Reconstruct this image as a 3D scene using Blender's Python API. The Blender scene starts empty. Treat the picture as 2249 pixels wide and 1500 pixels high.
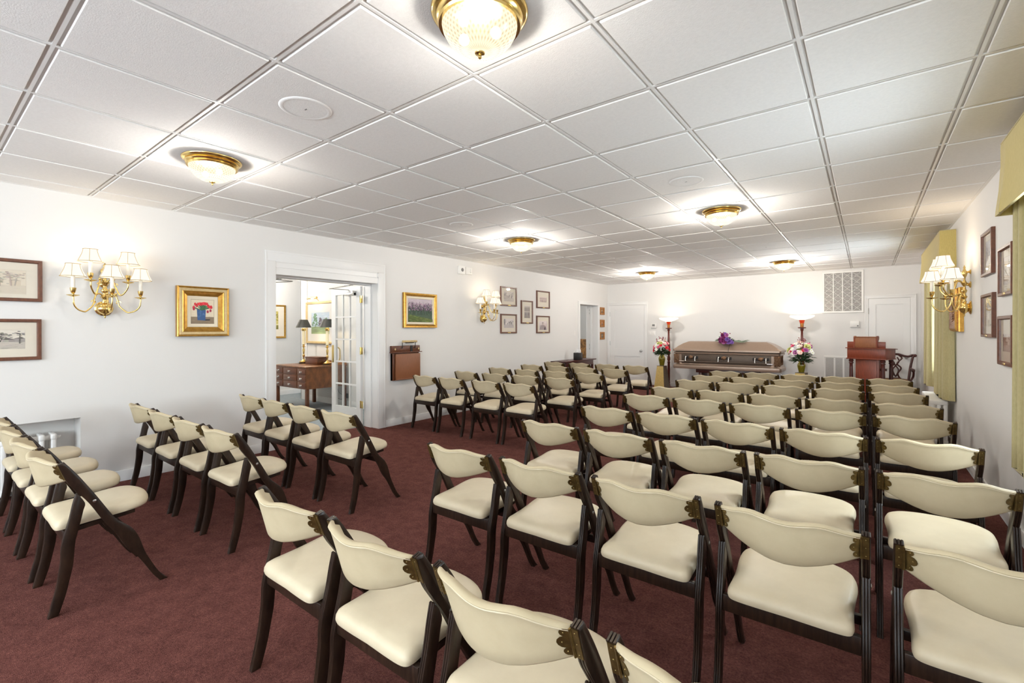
import bpy, bmesh, math, random
from mathutils import Vector, Matrix
PI = math.pi
scene = bpy.context.scene
C = scene.collection
rnd = random.Random(7)

# ---------------------------------------------------------------- camera
XL, XR, YB, YN = -3.33, 2.83, 10.19, -4.3        # left, right, back, near wall
CE = 2.53                                        # ceiling
cam_data = bpy.data.cameras.new('camera')
cam_data.sensor_width = 36.0
cam_data.sensor_fit = 'HORIZONTAL'
cam_data.lens = 36.0 * 1021.36 / 2249.0
cam_data.shift_x = 0.0
cam_data.shift_y = -(750.0 - 724.99) / 2249.0
cam_data.clip_start = 0.02
cam = bpy.data.objects.new('camera', cam_data)
C.objects.link(cam)
cam.matrix_world = (Matrix.Translation((2.0466, -0.9903, 1.3577)) @ Matrix.Rotation(0.6511, 4, 'Z')
                    @ Matrix.Rotation(PI / 2, 4, 'X') @ Matrix.Rotation(-0.003, 4, 'Z'))
scene.camera = cam

# ---------------------------------------------------------------- view, world
vs = scene.view_settings
scene.display_settings.display_device = 'sRGB'
vs.view_transform = 'Standard'
vs.look = 'None'
vs.gamma = 1.0
vs.use_curve_mapping = False
vs.exposure = 1.12
world = bpy.data.worlds.new('world')
scene.world = world
world.use_nodes = True
bg = world.node_tree.nodes['Background']
bg.inputs['Color'].default_value = (0.80, 0.91, 1.0, 1)
bg.inputs['Strength'].default_value = 8.0
DOME_W, SCONCE_W, TORCH_W, HALL_W = 27.0, 0.28, 3.4, 38.0
scene.cycles.max_bounces = 14
scene.cycles.diffuse_bounces = 10
scene.cycles.glossy_bounces = 4
scene.cycles.transparent_max_bounces = 12
scene.cycles.caustics_reflective = False
scene.cycles.caustics_refractive = False
scene.cycles.sample_clamp_indirect = 4.0


def lin(r, g, b):
    f = lambda c: (c / 255.0 / 12.92) if c / 255.0 <= 0.04045 else ((c / 255.0 + 0.055) / 1.055) ** 2.4
    return (f(r), f(g), f(b), 1.0)


# ---------------------------------------------------------------- materials
def mat(name, color, rough=0.5, metal=0.0, noise=None, bump=None, sheen=0.0, spec=None, coat=0.0):
    """noise=(scale, dark colour, amount, stretch) mixes a second tone; bump=(scale, strength, distance)"""
    m = bpy.data.materials.new(name)
    m.use_nodes = True
    nt = m.node_tree
    b = nt.nodes['Principled BSDF']
    b.inputs['Base Color'].default_value = color
    b.inputs['Roughness'].default_value = rough
    b.inputs['Metallic'].default_value = metal
    if spec is not None:
        b.inputs['Specular IOR Level'].default_value = spec
    if sheen:
        b.inputs['Sheen Weight'].default_value = sheen
    if coat:
        b.inputs['Coat Weight'].default_value = coat
        b.inputs['Coat Roughness'].default_value = 0.12
    tc = nt.nodes.new('ShaderNodeTexCoord')
    if noise:
        sc, col2, amt, stretch = noise
        mp = nt.nodes.new('ShaderNodeMapping')
        mp.inputs['Scale'].default_value = stretch
        nt.links.new(tc.outputs['Object'], mp.inputs['Vector'])
        n = nt.nodes.new('ShaderNodeTexNoise')
        n.inputs['Scale'].default_value = sc
        n.inputs['Detail'].default_value = 5.0
        n.inputs['Roughness'].default_value = 0.65
        nt.links.new(mp.outputs['Vector'], n.inputs['Vector'])
        r = nt.nodes.new('ShaderNodeValToRGB')
        r.color_ramp.elements[0].position = 0.34
        r.color_ramp.elements[1].position = 0.66
        a = [color[i] * (1 - amt) + col2[i] * amt for i in range(3)]
        r.color_ramp.elements[0].color = (a[0], a[1], a[2], 1)
        r.color_ramp.elements[1].color = color
        nt.links.new(n.outputs['Fac'], r.inputs['Fac'])
        nt.links.new(r.outputs['Color'], b.inputs['Base Color'])
    if bump:
        sc, st, dist = bump
        n2 = nt.nodes.new('ShaderNodeTexNoise')
        n2.inputs['Scale'].default_value = sc
        n2.inputs['Detail'].default_value = 3.0
        nt.links.new(tc.outputs['Object'], n2.inputs['Vector'])
        bp = nt.nodes.new('ShaderNodeBump')
        bp.inputs['Strength'].default_value = st
        bp.inputs['Distance'].default_value = dist
        nt.links.new(n2.outputs['Fac'], bp.inputs['Height'])
        nt.links.new(bp.outputs['Normal'], b.inputs['Normal'])
    return m


def emis(name, color, strength, transp=0.0, pattern=False):
    """something lit from inside: emission, optionally see-through"""
    m = bpy.data.materials.new(name)
    m.use_nodes = True
    nt = m.node_tree
    nt.nodes.remove(nt.nodes['Principled BSDF'])
    out = nt.nodes['Material Output']
    e = nt.nodes.new('ShaderNodeEmission')
    e.inputs['Color'].default_value = color
    e.inputs['Strength'].default_value = strength
    g = nt.nodes.new('ShaderNodeBsdfGlossy')
    g.inputs['Roughness'].default_value = 0.15
    add = nt.nodes.new('ShaderNodeMixShader')
    add.inputs['Fac'].default_value = 0.06
    nt.links.new(e.outputs[0], add.inputs[1])
    nt.links.new(g.outputs[0], add.inputs[2])
    last = add
    if transp:
        t = nt.nodes.new('ShaderNodeBsdfTransparent')
        mx = nt.nodes.new('ShaderNodeMixShader')
        mx.inputs['Fac'].default_value = transp
        nt.links.new(add.outputs[0], mx.inputs[1])
        nt.links.new(t.outputs[0], mx.inputs[2])
        last = mx
    if pattern:                                   # pressed diamond pattern of the glass
        tc = nt.nodes.new('ShaderNodeTexCoord')
        sep = nt.nodes.new('ShaderNodeSeparateXYZ')
        nt.links.new(tc.outputs['Object'], sep.inputs[0])
        at = nt.nodes.new('ShaderNodeMath'); at.operation = 'ARCTAN2'
        nt.links.new(sep.outputs['Y'], at.inputs[0]); nt.links.new(sep.outputs['X'], at.inputs[1])
        def wave(sign):
            z = nt.nodes.new('ShaderNodeMath'); z.operation = 'MULTIPLY'; z.inputs[1].default_value = 300.0 * sign
            nt.links.new(sep.outputs['Z'], z.inputs[0])
            a = nt.nodes.new('ShaderNodeMath'); a.operation = 'MULTIPLY_ADD'; a.inputs[1].default_value = 40.0
            nt.links.new(at.outputs[0], a.inputs[0]); nt.links.new(z.outputs[0], a.inputs[2])
            s = nt.nodes.new('ShaderNodeMath'); s.operation = 'SINE'
            nt.links.new(a.outputs[0], s.inputs[0])
            return s
        w1, w2 = wave(1), wave(-1)
        p = nt.nodes.new('ShaderNodeMath'); p.operation = 'MAXIMUM'
        nt.links.new(w1.outputs[0], p.inputs[0]); nt.links.new(w2.outputs[0], p.inputs[1])
        q = nt.nodes.new('ShaderNodeMath'); q.operation = 'MULTIPLY_ADD'
        q.inputs[1].default_value = 0.34 * strength; q.inputs[2].default_value = strength
        nt.links.new(p.outputs[0], q.inputs[0])
        nt.links.new(q.outputs[0], e.inputs['Strength'])
    nt.links.new(last.outputs[0], out.inputs['Surface'])
    return m


def glass_mat(name, tint=(1, 1, 1, 1), refl=0.10, rough=0.02):
    m = bpy.data.materials.new(name)
    m.use_nodes = True
    nt = m.node_tree
    nt.nodes.remove(nt.nodes['Principled BSDF'])
    out = nt.nodes['Material Output']
    t = nt.nodes.new('ShaderNodeBsdfTransparent'); t.inputs['Color'].default_value = tint
    g = nt.nodes.new('ShaderNodeBsdfGlossy'); g.inputs['Roughness'].default_value = rough
    fr = nt.nodes.new('ShaderNodeLayerWeight'); fr.inputs['Blend'].default_value = 0.5
    pw = nt.nodes.new('ShaderNodeMath'); pw.operation = 'POWER'; pw.inputs[1].default_value = 4.5
    nt.links.new(fr.outputs['Facing'], pw.inputs[0])
    mul = nt.nodes.new('ShaderNodeMath'); mul.operation = 'MULTIPLY_ADD'; mul.inputs[1].default_value = 0.9; mul.inputs[2].default_value = refl
    nt.links.new(pw.outputs[0], mul.inputs[0])
    mx = nt.nodes.new('ShaderNodeMixShader')
    nt.links.new(mul.outputs[0], mx.inputs['Fac'])
    nt.links.new(t.outputs[0], mx.inputs[1]); nt.links.new(g.outputs[0], mx.inputs[2])
    nt.links.new(mx.outputs[0], out.inputs['Surface'])
    return m


def paint_mat(name, rough=0.6):
    """pigment laid on stroke by stroke (colour attribute of the artwork mesh)"""
    m = bpy.data.materials.new(name)
    m.use_nodes = True
    nt = m.node_tree
    b = nt.nodes['Principled BSDF']
    b.inputs['Roughness'].default_value = rough
    a = nt.nodes.new('ShaderNodeAttribute'); a.attribute_name = 'pigment'
    nt.links.new(a.outputs['Color'], b.inputs['Base Color'])
    return m


M = {}
M['wall'] = mat('wall_paint', lin(223, 221, 218), 0.75, noise=(1.1, lin(219, 217, 214), 0.5, (1, 1, 1)), bump=(160, 0.12, 0.002))
M['trim'] = mat('white_trim_paint', lin(229, 228, 226), 0.38)
M['tile'] = mat('ceiling_tile', lin(243, 242, 240), 0.85, noise=(60, lin(234, 233, 231), 0.6, (1, 1, 1)), bump=(170, 0.35, 0.003))
M['tbar'] = mat('white_enamel_bar', lin(238, 237, 235), 0.45)
M['groove'] = mat('tile_edge', lin(205, 202, 198), 0.8)
M['carpet'] = mat('burgundy_carpet', lin(116, 73, 66), 0.95, noise=(11, lin(72, 42, 38), 0.85, (1, 1, 1)), bump=(260, 0.9, 0.006), spec=0.05)
for nd in M['carpet'].node_tree.nodes:
    if nd.type == 'TEX_NOISE' and nd.inputs['Scale'].default_value < 20:
        nd.inputs['Detail'].default_value = 12.0
        nd.inputs['Roughness'].default_value = 0.82
nt_ = M['carpet'].node_tree
_b = nt_.nodes['Principled BSDF']
_src = _b.inputs['Base Color'].links[0].from_socket
_tc = [n for n in nt_.nodes if n.type == 'TEX_COORD'][0]
_n = nt_.nodes.new('ShaderNodeTexNoise'); _n.inputs['Scale'].default_value = 95.0; _n.inputs['Detail'].default_value = 4.0; _n.inputs['Roughness'].default_value = 0.8
nt_.links.new(_tc.outputs['Object'], _n.inputs['Vector'])
_r = nt_.nodes.new('ShaderNodeMapRange'); _r.inputs['From Min'].default_value = 0.3; _r.inputs['From Max'].default_value = 0.7; _r.inputs['To Min'].default_value = 0.5; _r.inputs['To Max'].default_value = 1.6
nt_.links.new(_n.outputs['Fac'], _r.inputs['Value'])
_m = nt_.nodes.new('ShaderNodeVectorMath'); _m.operation = 'SCALE'
nt_.links.new(_src, _m.inputs[0]); nt_.links.new(_r.outputs['Result'], _m.inputs['Scale'])
nt_.links.new(_m.outputs['Vector'], _b.inputs['Base Color'])
M['carpet_grey'] = mat('grey_carpet', lin(150, 158, 162), 0.95, noise=(14, lin(128, 136, 140), 0.6, (1, 1, 1)), bump=(260, 0.6, 0.004), spec=0.1)
M['vinyl'] = mat('cream_vinyl', lin(210, 196, 168), 0.42, noise=(7, lin(194, 179, 150), 0.5, (1, 1, 1)), bump=(420, 0.10, 0.001), spec=0.4)
M['vinyl_back'] = mat('cream_vinyl_back', lin(194, 179, 148), 0.55, noise=(9, lin(178, 162, 130), 0.5, (1, 1, 1)), bump=(420, 0.12, 0.001), spec=0.3)
M['dark_wood'] = mat('dark_stained_wood', lin(52, 36, 26), 0.34, noise=(22, lin(24, 15, 10), 0.85, (4, 1.2, 0.5)), spec=0.35)
M['old_brass'] = mat('antique_brass', lin(134, 112, 66), 0.38, 0.85, noise=(40, lin(88, 72, 40), 0.7, (1, 1, 1)))
M['brass'] = mat('polished_brass', lin(228, 198, 128), 0.2, 1.0)
M['brass_dark'] = mat('brass_in_grooves', lin(176, 132, 56), 0.25, 1.0)
M['steel'] = mat('satin_steel', lin(190, 188, 184), 0.3, 1.0)
M['chrome'] = mat('bright_nickel', lin(225, 222, 218), 0.12, 1.0)
M['black_metal'] = mat('dark_iron', lin(50, 46, 44), 0.4, 0.6)
M['mahogany'] = mat('red_mahogany', lin(126, 56, 32), 0.36, noise=(16, lin(92, 38, 21), 0.75, (5, 1, 0.6)), spec=0.5)
M['mahogany_dark'] = mat('dark_mahogany', lin(78, 34, 27), 0.32, noise=(16, lin(50, 22, 18), 0.7, (5, 1, 0.6)), spec=0.5)
M['walnut'] = mat('walnut_veneer', lin(132, 82, 46), 0.34, noise=(7, lin(80, 46, 25), 0.9, (2.4, 2.4, 1.2)), spec=0.5)
M['walnut_dark'] = mat('walnut_frame_wood', lin(102, 58, 34), 0.32, noise=(18, lin(70, 36, 20), 0.7, (4, 1, 1)), spec=0.5)
M['oak_panel'] = mat('brown_oak_panel', lin(136, 84, 52), 0.42, noise=(26, lin(116, 70, 42), 0.7, (4, 1, 0.5)))
M['frame_wood'] = mat('picture_frame_wood', lin(112, 68, 46), 0.35, noise=(30, lin(76, 42, 28), 0.7, (2, 1, 1)))
M['gilt'] = mat('gilt_frame', lin(206, 158, 74), 0.30, 0.75, noise=(26, lin(150, 104, 40), 0.6, (1, 1, 1)))
M['gilt_pale'] = mat('pale_gilt', lin(214, 190, 142), 0.42, 0.35, noise=(30, lin(186, 158, 108), 0.6, (1, 1, 1)))
M['gilt_orange'] = mat('orange_gilt', lin(196, 134, 66), 0.35, 0.5, noise=(40, lin(140, 84, 34), 0.8, (1, 1, 1)), bump=(90, 0.9, 0.01))
M['carved'] = mat('carved_bronze_gilt', lin(150, 104, 66), 0.4, 0.6, noise=(55, lin(66, 40, 26), 0.9, (1, 1, 1)), bump=(70, 1.0, 0.012))
M['linen'] = mat('linen_liner', lin(226, 214, 190), 0.8, bump=(500, 0.2, 0.001))
M['mat_board'] = mat('cream_mat_board', lin(226, 217, 200), 0.85)
M['mat_white'] = mat('white_mat_board', lin(232, 229, 224), 0.85)
M['paint'] = paint_mat('artwork_pigment')
M['pane'] = glass_mat('clear_glass', (0.97, 0.98, 0.98, 1), 0.03)
M['picture_glass'] = glass_mat('picture_glass', (0.98, 0.98, 0.98, 1), 0.05)
M['vase_glass'] = glass_mat('amber_vase_glass', lin(222, 214, 150), 0.08)
M['vase_water'] = mat('vase_water_and_stems', lin(172, 166, 86), 0.3, noise=(30, lin(96, 100, 40), 0.8, (3, 3, 0.6)))
M['dome'] = emis('lit_dome_glass', (1.0, 0.90, 0.70, 1), 0.55, 0.30, True)
M['bulb'] = emis('bulb', (1.0, 0.9, 0.7, 1), 9.0)
M['shade'] = emis('lit_cream_shade', (1.0, 0.91, 0.76, 1), 0.58)
M['bowl'] = emis('lit_alabaster', (1.0, 0.86, 0.66, 1), 1.0)
M['globe'] = emis('lit_globe', (1.0, 0.93, 0.8, 1), 0.9)
M['shade_trim'] = mat('shade_piping', lin(176, 150, 100), 0.7)
M['candle'] = mat('candle_sleeve', lin(236, 231, 220), 0.5)
M['candle_cream'] = mat('cream_candle_sleeve', lin(240, 228, 190), 0.5)
M['black_shade'] = mat('black_lamp_shade', lin(52, 52, 46), 0.5)
M['amber_cup'] = emis('glowing_amber_cup', lin(226, 72, 36), 0.4)
M['lamp_wood'] = mat('lamp_post_wood', lin(112, 46, 32), 0.28, noise=(16, lin(70, 26, 20), 0.7, (5, 5, 0.6)), spec=0.5)
M['casket'] = mat('bronze_casket_paint', lin(160, 138, 121), 0.34, 0.5, noise=(120, lin(138, 116, 98), 0.4, (0.2, 1, 1)), coat=0.3)
M['casket_dark'] = mat('brushed_dark_bronze', lin(86, 72, 60), 0.45, 0.35, noise=(160, lin(66, 54, 45), 0.6, (0.15, 1, 1)))
M['gap'] = mat('black_gasket', lin(28, 22, 20), 0.6)
M['corner'] = mat('carved_corner_bronze', lin(160, 122, 92), 0.3, 0.8, noise=(60, lin(50, 34, 24), 0.9, (2, 2, 0.6)), bump=(60, 0.9, 0.01))
M['fabric'] = mat('olive_linen_fabric', lin(196, 178, 112), 0.9, noise=(120, lin(174, 156, 90), 0.5, (1, 1, 0.3)), bump=(300, 0.3, 0.001), sheen=0.2)
M['curtain'] = mat('sage_curtain_fabric', lin(184, 172, 128), 0.9, noise=(120, lin(160, 148, 104), 0.5, (1, 1, 0.3)), bump=(300, 0.3, 0.001), sheen=0.2)
M['radiator'] = mat('radiator_enamel', lin(236, 234, 230), 0.35)
M['niche'] = mat('niche_paint', lin(224, 217, 204), 0.8)
M['plastic'] = mat('white_plastic', lin(232, 230, 226), 0.4)
M['plastic_grey'] = mat('grey_plastic', lin(120, 118, 116), 0.4)
M['filter'] = mat('grey_filter', lin(146, 142, 138), 0.9, noise=(40, lin(112, 108, 104), 0.6, (1, 1, 6)))
M['grille'] = mat('white_grille_paint', lin(230, 228, 224), 0.5)
M['pedestal_lit_face'] = mat('lit_face_stone', lin(206, 180, 112), 0.5, noise=(30, lin(176, 146, 84), 0.6, (1, 1, 1)))  # pale yellow tone paints in the light on one pedestal face
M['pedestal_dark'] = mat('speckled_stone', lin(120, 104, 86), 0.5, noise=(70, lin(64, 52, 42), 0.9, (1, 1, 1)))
M['leaf'] = mat('leaf_green', lin(44, 70, 36), 0.5)
M['leaf_grey'] = mat('sage_leaf', lin(112, 126, 104), 0.6)
M['petal_white'] = mat('white_petals', lin(244, 240, 232), 0.6)
M['petal_red'] = mat('coral_red_petals', lin(222, 56, 70), 0.6)
M['petal_pink'] = mat('pink_petals', lin(232, 128, 152), 0.6)
M['petal_blush'] = mat('blush_petals', lin(242, 220, 206), 0.6)
M['petal_lime'] = mat('lime_petals', lin(214, 216, 140), 0.6)
M['petal_mauve'] = mat('mauve_petals', lin(192, 110, 172), 0.6)
M['petal_purple'] = mat('purple_petals', lin(128, 40, 100), 0.6)
M['petal_violet'] = mat('violet_petals', lin(138, 100, 178), 0.6)
M['bud'] = mat('dark_red_buds', lin(136, 40, 52), 0.6)
M['floral'] = mat('brown_floral_upholstery', lin(176, 128, 72), 0.8, noise=(16, lin(44, 30, 20), 1.0, (1, 1, 1)))
M['tissue'] = mat('tissue_paper', lin(246, 244, 242), 0.8)
M['black_box'] = mat('black_lacquer', lin(36, 32, 30), 0.3)
M['cable'] = mat('black_cable', lin(24, 30, 36), 0.5)


# ---------------------------------------------------------------- mesh helpers
class MB:
    """collects shapes; build() links them as one mesh object"""
    def __init__(self):
        self.bm = bmesh.new()
        self.mi = 0
        self.mats = []

    def use(self, m):
        if m not in self.mats:
            self.mats.append(m)
        self.mi = self.mats.index(m)
        return self

    def _tag(self, faces):
        for f in faces:
            f.material_index = self.mi

    def poly(self, pts, flip=False):
        v = [self.bm.verts.new(p) for p in pts]
        if flip:
            v.reverse()
        f = self.bm.faces.new(v)
        f.material_index = self.mi
        return f

    def box(self, x0, x1, y0, y1, z0, z1, bev=0.0, seg=2):
        x0, x1 = min(x0, x1), max(x0, x1); y0, y1 = min(y0, y1), max(y0, y1); z0, z1 = min(z0, z1), max(z0, z1)
        b2 = bmesh.new() if bev else self.bm
        v = [b2.verts.new(p) for p in ((x0, y0, z0), (x1, y0, z0), (x1, y1, z0), (x0, y1, z0), (x0, y0, z1), (x1, y0, z1), (x1, y1, z1), (x0, y1, z1))]
        fs = [b2.faces.new([v[i] for i in q]) for q in ((3, 2, 1, 0), (4, 5, 6, 7), (0, 1, 5, 4), (1, 2, 6, 5), (2, 3, 7, 6), (3, 0, 4, 7))]
        if not bev:
            self._tag(fs)
            return self
        bmesh.ops.bevel(b2, geom=list(b2.edges), offset=min(bev, 0.45 * min(x1 - x0, y1 - y0, z1 - z0)), segments=seg, affect='EDGES', profile=0.5)
        self.merge(b2)
        return self

    def merge(self, b2, mtx=None):
        mp = {}
        for v in b2.verts:
            mp[v] = self.bm.verts.new(mtx @ v.co if mtx else v.co)
        for f in b2.faces:
            nf = self.bm.faces.new([mp[v] for v in f.verts])
            nf.material_index = self.mi
        b2.free()

    def loft(self, loops, closed=True, cap0=True, cap1=True):
        """loops: lists of points, all of one length"""
        rows = [[self.bm.verts.new(p) for p in L] for L in loops]
        n = len(rows[0])
        for a, b in zip(rows, rows[1:]):
            for i in range(n if closed else n - 1):
                j = (i + 1) % n
                self._tag([self.bm.faces.new((a[i], a[j], b[j], b[i]))])
        if cap0 and closed:
            self._tag([self.bm.faces.new(list(reversed(rows[0])))])
        if cap1 and closed:
            self._tag([self.bm.faces.new(rows[-1])])
        return self

    def lathe(self, prof, cx=0, cy=0, cz=0, seg=24, mtx=None, cap=True):
        """prof: (radius, z) from bottom to top"""
        loops = []
        for r, z in prof:
            L = []
            for i in range(seg):
                a = 2 * PI * i / seg
                p = Vector((r * math.cos(a), r * math.sin(a), z))
                if mtx:
                    p = mtx @ p
                L.append((p.x + cx, p.y + cy, p.z + cz))
            loops.append(L)
        return self.loft(loops, True, cap, cap)

    def tube(self, path, r, seg=8, cap=True):
        pts = [Vector(p) for p in path]
        rad = r if isinstance(r, (list, tuple)) else [r] * len(pts)
        loops = []
        up = None
        for i, p in enumerate(pts):
            t = (pts[min(i + 1, len(pts) - 1)] - pts[max(i - 1, 0)]).normalized()
            if up is None:
                up = Vector((0, 0, 1)) if abs(t.z) < 0.9 else Vector((1, 0, 0))
            s = t.cross(up).normalized()
            up = s.cross(t).normalized()
            loops.append([tuple(p + rad[i] * (math.cos(2 * PI * k / seg) * s + math.sin(2 * PI * k / seg) * up)) for k in range(seg)])
        return self.loft(loops, True, cap, cap)

    def ball(self, c, r, seg=10, rings=6, sx=1, sy=1, sz=1):
        loops = []
        for j in range(rings + 1):
            th = PI * (j + 0.02) / (rings + 0.04)
            rr, z = r * math.sin(th), -r * math.cos(th)
            loops.append([(c[0] + sx * rr * math.cos(2 * PI * k / seg), c[1] + sy * rr * math.sin(2 * PI * k / seg), c[2] + sz * z) for k in range(seg)])
        return self.loft(loops)

    def prism(self, pts, axis, a0, a1):
        """pts 2D polygon swept along axis ('x': pts are (y,z); 'y': (x,z); 'z': (x,y))"""
        def P(p, a):
            return {'x': (a, p[0], p[1]), 'y': (p[0], a, p[1]), 'z': (p[0], p[1], a)}[axis]
        self.loft([[P(p, a0) for p in pts], [P(p, a1) for p in pts]])
        return self

    def build(self, name, m=None, parent=None, angle=35, loc=None, rz=None):
        bmesh.ops.recalc_face_normals(self.bm, faces=list(self.bm.faces))
        me = bpy.data.meshes.new(name)
        self.bm.to_mesh(me)
        self.bm.free()
        mats = self.mats if self.mats else [m]
        for x in mats:
            me.materials.append(x)
        for p in me.polygons:
            p.use_smooth = True
        me.set_sharp_from_angle(angle=math.radians(angle))
        o = bpy.data.objects.new(name, me)
        C.objects.link(o)
        if parent is not None:
            o.parent = parent
        if loc:
            o.location = loc
        if rz is not None:
            o.rotation_euler = (0, 0, rz)
        return o


def tag(o, label, cat, group=None):
    o['label'] = label
    o['category'] = cat
    if group:
        o['group'] = group
    return o


def thing(name, label, cat, loc=(0, 0, 0), rz=0.0, group=None):
    o = bpy.data.objects.new(name, None)
    o.empty_display_size = 0.1
    C.objects.link(o)
    o.location = loc
    o.rotation_euler = (0, 0, rz)
    return tag(o, label, cat, group)


def struct(o):
    o['kind'] = 'structure'
    return o


KIDS = {}


def copy_tree(o, label=None):
    """copy a thing with its parts and their sub-parts"""
    c = o.copy()
    C.objects.link(c)
    for ch in o.children:
        d = ch.copy(); C.objects.link(d); d.parent = c
        for g in ch.children:
            e = g.copy(); C.objects.link(e); e.parent = d
    if label:
        c['label'] = label
    return c


def catmull(pts, n=4):
    out = []
    P = [Vector(p) for p in pts]
    for i in range(len(P) - 1):
        p0 = P[max(i - 1, 0)]; p1 = P[i]; p2 = P[i + 1]; p3 = P[min(i + 2, len(P) - 1)]
        for k in range(n):
            t = k / n
            out.append(0.5 * ((2 * p1) + (p2 - p0) * t + (2 * p0 - 5 * p1 + 4 * p2 - p3) * t * t + (3 * p1 - p0 - 3 * p2 + p3) * t ** 3))
    out.append(P[-1])
    return [tuple(v) for v in out]


def interp(tab, x):
    if x <= tab[0][0]:
        return tab[0][1]
    for (a, b), (c, d) in zip(tab, tab[1:]):
        if x <= c:
            t = (x - a) / (c - a)
            t = t * t * (3 - 2 * t) if False else t
            return b + (d - b) * t
    return tab[-1][1]


def point_light(name, loc, power, radius, color, parent=None):
    l = bpy.data.lights.new(name, 'POINT')
    l.energy = power
    l.color = color
    l.shadow_soft_size = radius
    o = bpy.data.objects.new(name, l)
    C.objects.link(o)
    o.location = loc
    if parent is not None:
        o.parent = parent
    return o


# ================================================================ SETTING
T = 0.6096
# floor
b = MB(); b.box(XL - 0.30, XR + 0.02, YN - 0.02, YB + 0.02, -0.06, 0.0)
struct(b.build('floor', M['carpet']))
b = MB(); b.box(-8.6, XL - 0.301, YN + 2.0, 12.2, -0.06, -0.004)
struct(b.build('floor_hall', M['carpet_grey']))

# ceiling of lay-in tiles with a double-line grid
b = MB(); b.use(M['groove']); b.box(XL - 0.02, XR + 0.02, YN - 0.02, YB + 0.02, CE + 0.010, CE + 0.06)
b.use(M['tile'])
g2 = 0.019
xs = [XL] + [i * T for i in range(-5, 5)] + [XR]
ys = [YN] + [j * T for j in range(-7, 17)] + [YB]
for i in range(len(xs) - 1):
    for j in range(len(ys) - 1):
        x0 = xs[i] + (g2 if i else 0.02); x1 = xs[i + 1] - (g2 if i < len(xs) - 2 else 0.02)
        y0 = ys[j] + (g2 if j else 0.02); y1 = ys[j + 1] - (g2 if j < len(ys) - 2 else 0.02)
        if x1 - x0 < 0.01 or y1 - y0 < 0.01:
            continue
        c = 0.003
        b.loft([[(x0 + c, y0 + c, CE), (x1 - c, y0 + c, CE), (x1 - c, y1 - c, CE), (x0 + c, y1 - c, CE)],
                [(x0, y0, CE + c), (x1, y0, CE + c), (x1, y1, CE + c), (x0, y1, CE + c)],
                [(x0, y0, CE + 0.012), (x1, y0, CE + 0.012), (x1, y1, CE + 0.012), (x0, y1, CE + 0.012)]])
ceil = struct(b.build('ceiling', angle=20))
b = MB()
for x in xs[1:-1]:
    b.box(x - 0.0065, x + 0.0065, YN, YB, CE + 0.003, CE + 0.011)
for y in ys[1:-1]:
    b.box(XL, XR, y - 0.0065, y + 0.0065, CE + 0.0035, CE + 0.011)
b.box(XL, XL + 0.022, YN, YB, CE - 0.001, CE + 0.011)
b.box(XR - 0.022, XR, YN, YB, CE - 0.001, CE + 0.011)
b.box(XL, XR, YB - 0.022, YB, CE - 0.001, CE + 0.011)
b.build('grid_bars', M['tbar'], ceil)

# left wall with niche, double doorway and single doorway
NX = (-1.75, -0.06, 0.618)          # niche y0, y1, top
D1 = (1.60, 3.00, 2.005)            # double doorway
D2 = (8.695, 9.615, 1.965)
b = MB()
xw0, xw1 = XL - 0.30, XL
b.box(xw0, xw1, YN, NX[0], 0, CE + 0.05)
b.box(xw0, xw1, NX[0], NX[1], NX[2], CE + 0.05)
b.box(xw0, xw0 + 0.06, NX[0], NX[1], 0, NX[2])
b.box(xw0, xw1, NX[1], D1[0], 0, CE + 0.05)
b.box(xw0, xw1, D1[0], D1[1], D1[2], CE + 0.05)
b.box(xw0, xw1, D1[1], D2[0], 0, CE + 0.05)
b.box(xw0, xw1, D2[0], D2[1], D2[2], CE + 0.05)
b.box(xw0, xw1, D2[1], YB + 0.1, 0, CE + 0.05)
struct(b.build('wall_left', M['wall'], angle=20))
b = MB(); b.box(XL - 0.30, XR + 0.3, YB, YB + 0.12, 0, CE + 0.05)
struct(b.build('wall_back', M['wall']))
NW_ADDED = [(-2.6, -0.95), (-0.6, 1.05), (1.35, 2.6)]  # window openings added out of view to bring in more daylight
b = MB()
edges = [XL - 0.30] + [v for w in NW_ADDED for v in w] + [XR + 0.3]
for i in range(0, len(edges), 2):
    b.box(edges[i], edges[i + 1], YN - 0.16, YN, 0, CE + 0.05)
for w in NW_ADDED:
    b.box(w[0], w[1], YN - 0.16, YN, 0, 0.75); b.box(w[0], w[1], YN - 0.16, YN, 2.3, CE + 0.05)
struct(b.build('wall_near', M['wall'], angle=20))
# right wall with two windows
W1 = (6.30, 7.85, 0.80, 2.28)
W2 = (1.80, 2.78, 0.80, 2.28)
b = MB()
x0, x1 = XR, XR + 0.22
b.box(x0, x1, YN, W2[0], 0, CE + 0.05)
b.box(x0, x1, W2[1], W1[0], 0, CE + 0.05)
b.box(x0, x1, W1[1], YB + 0.1, 0, CE + 0.05)
for w in (W1, W2):
    b.box(x0, x1, w[0], w[1], 0, w[2]); b.box(x0, x1, w[0], w[1], w[3], CE + 0.05)
struct(b.build('wall_right', M['wall'], angle=20))

# baseboards
def baseboard(name, p0, p1, nrm):
    b = MB()
    (xa, ya), (xb, yb) = p0, p1
    nx, ny = nrm
    t = 0.016
    b.box(min(xa, xb, xa + nx * t, xb + nx * t), max(xa, xb, xa + nx * t, xb + nx * t), min(ya, yb, ya + ny * t, yb + ny * t), max(ya, yb, ya + ny * t, yb + ny * t), 0, 0.098, 0.004)
    return struct(b.build(name, M['trim']))
baseboard('baseboard_left', (XL, NX[1] + 0.002), (XL, 1.47), (1, 0))
baseboard('baseboard_left_2', (XL, 3.12), (XL, 8.63), (1, 0))
baseboard('baseboard_left_3', (XL, YN), (XL, NX[0]), (1, 0))
baseboard('baseboard_back', (-2.25, YB), (2.02, YB), (0, -1))
baseboard('baseboard_right', (XR, YN), (XR, YB), (-1, 0))

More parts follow.
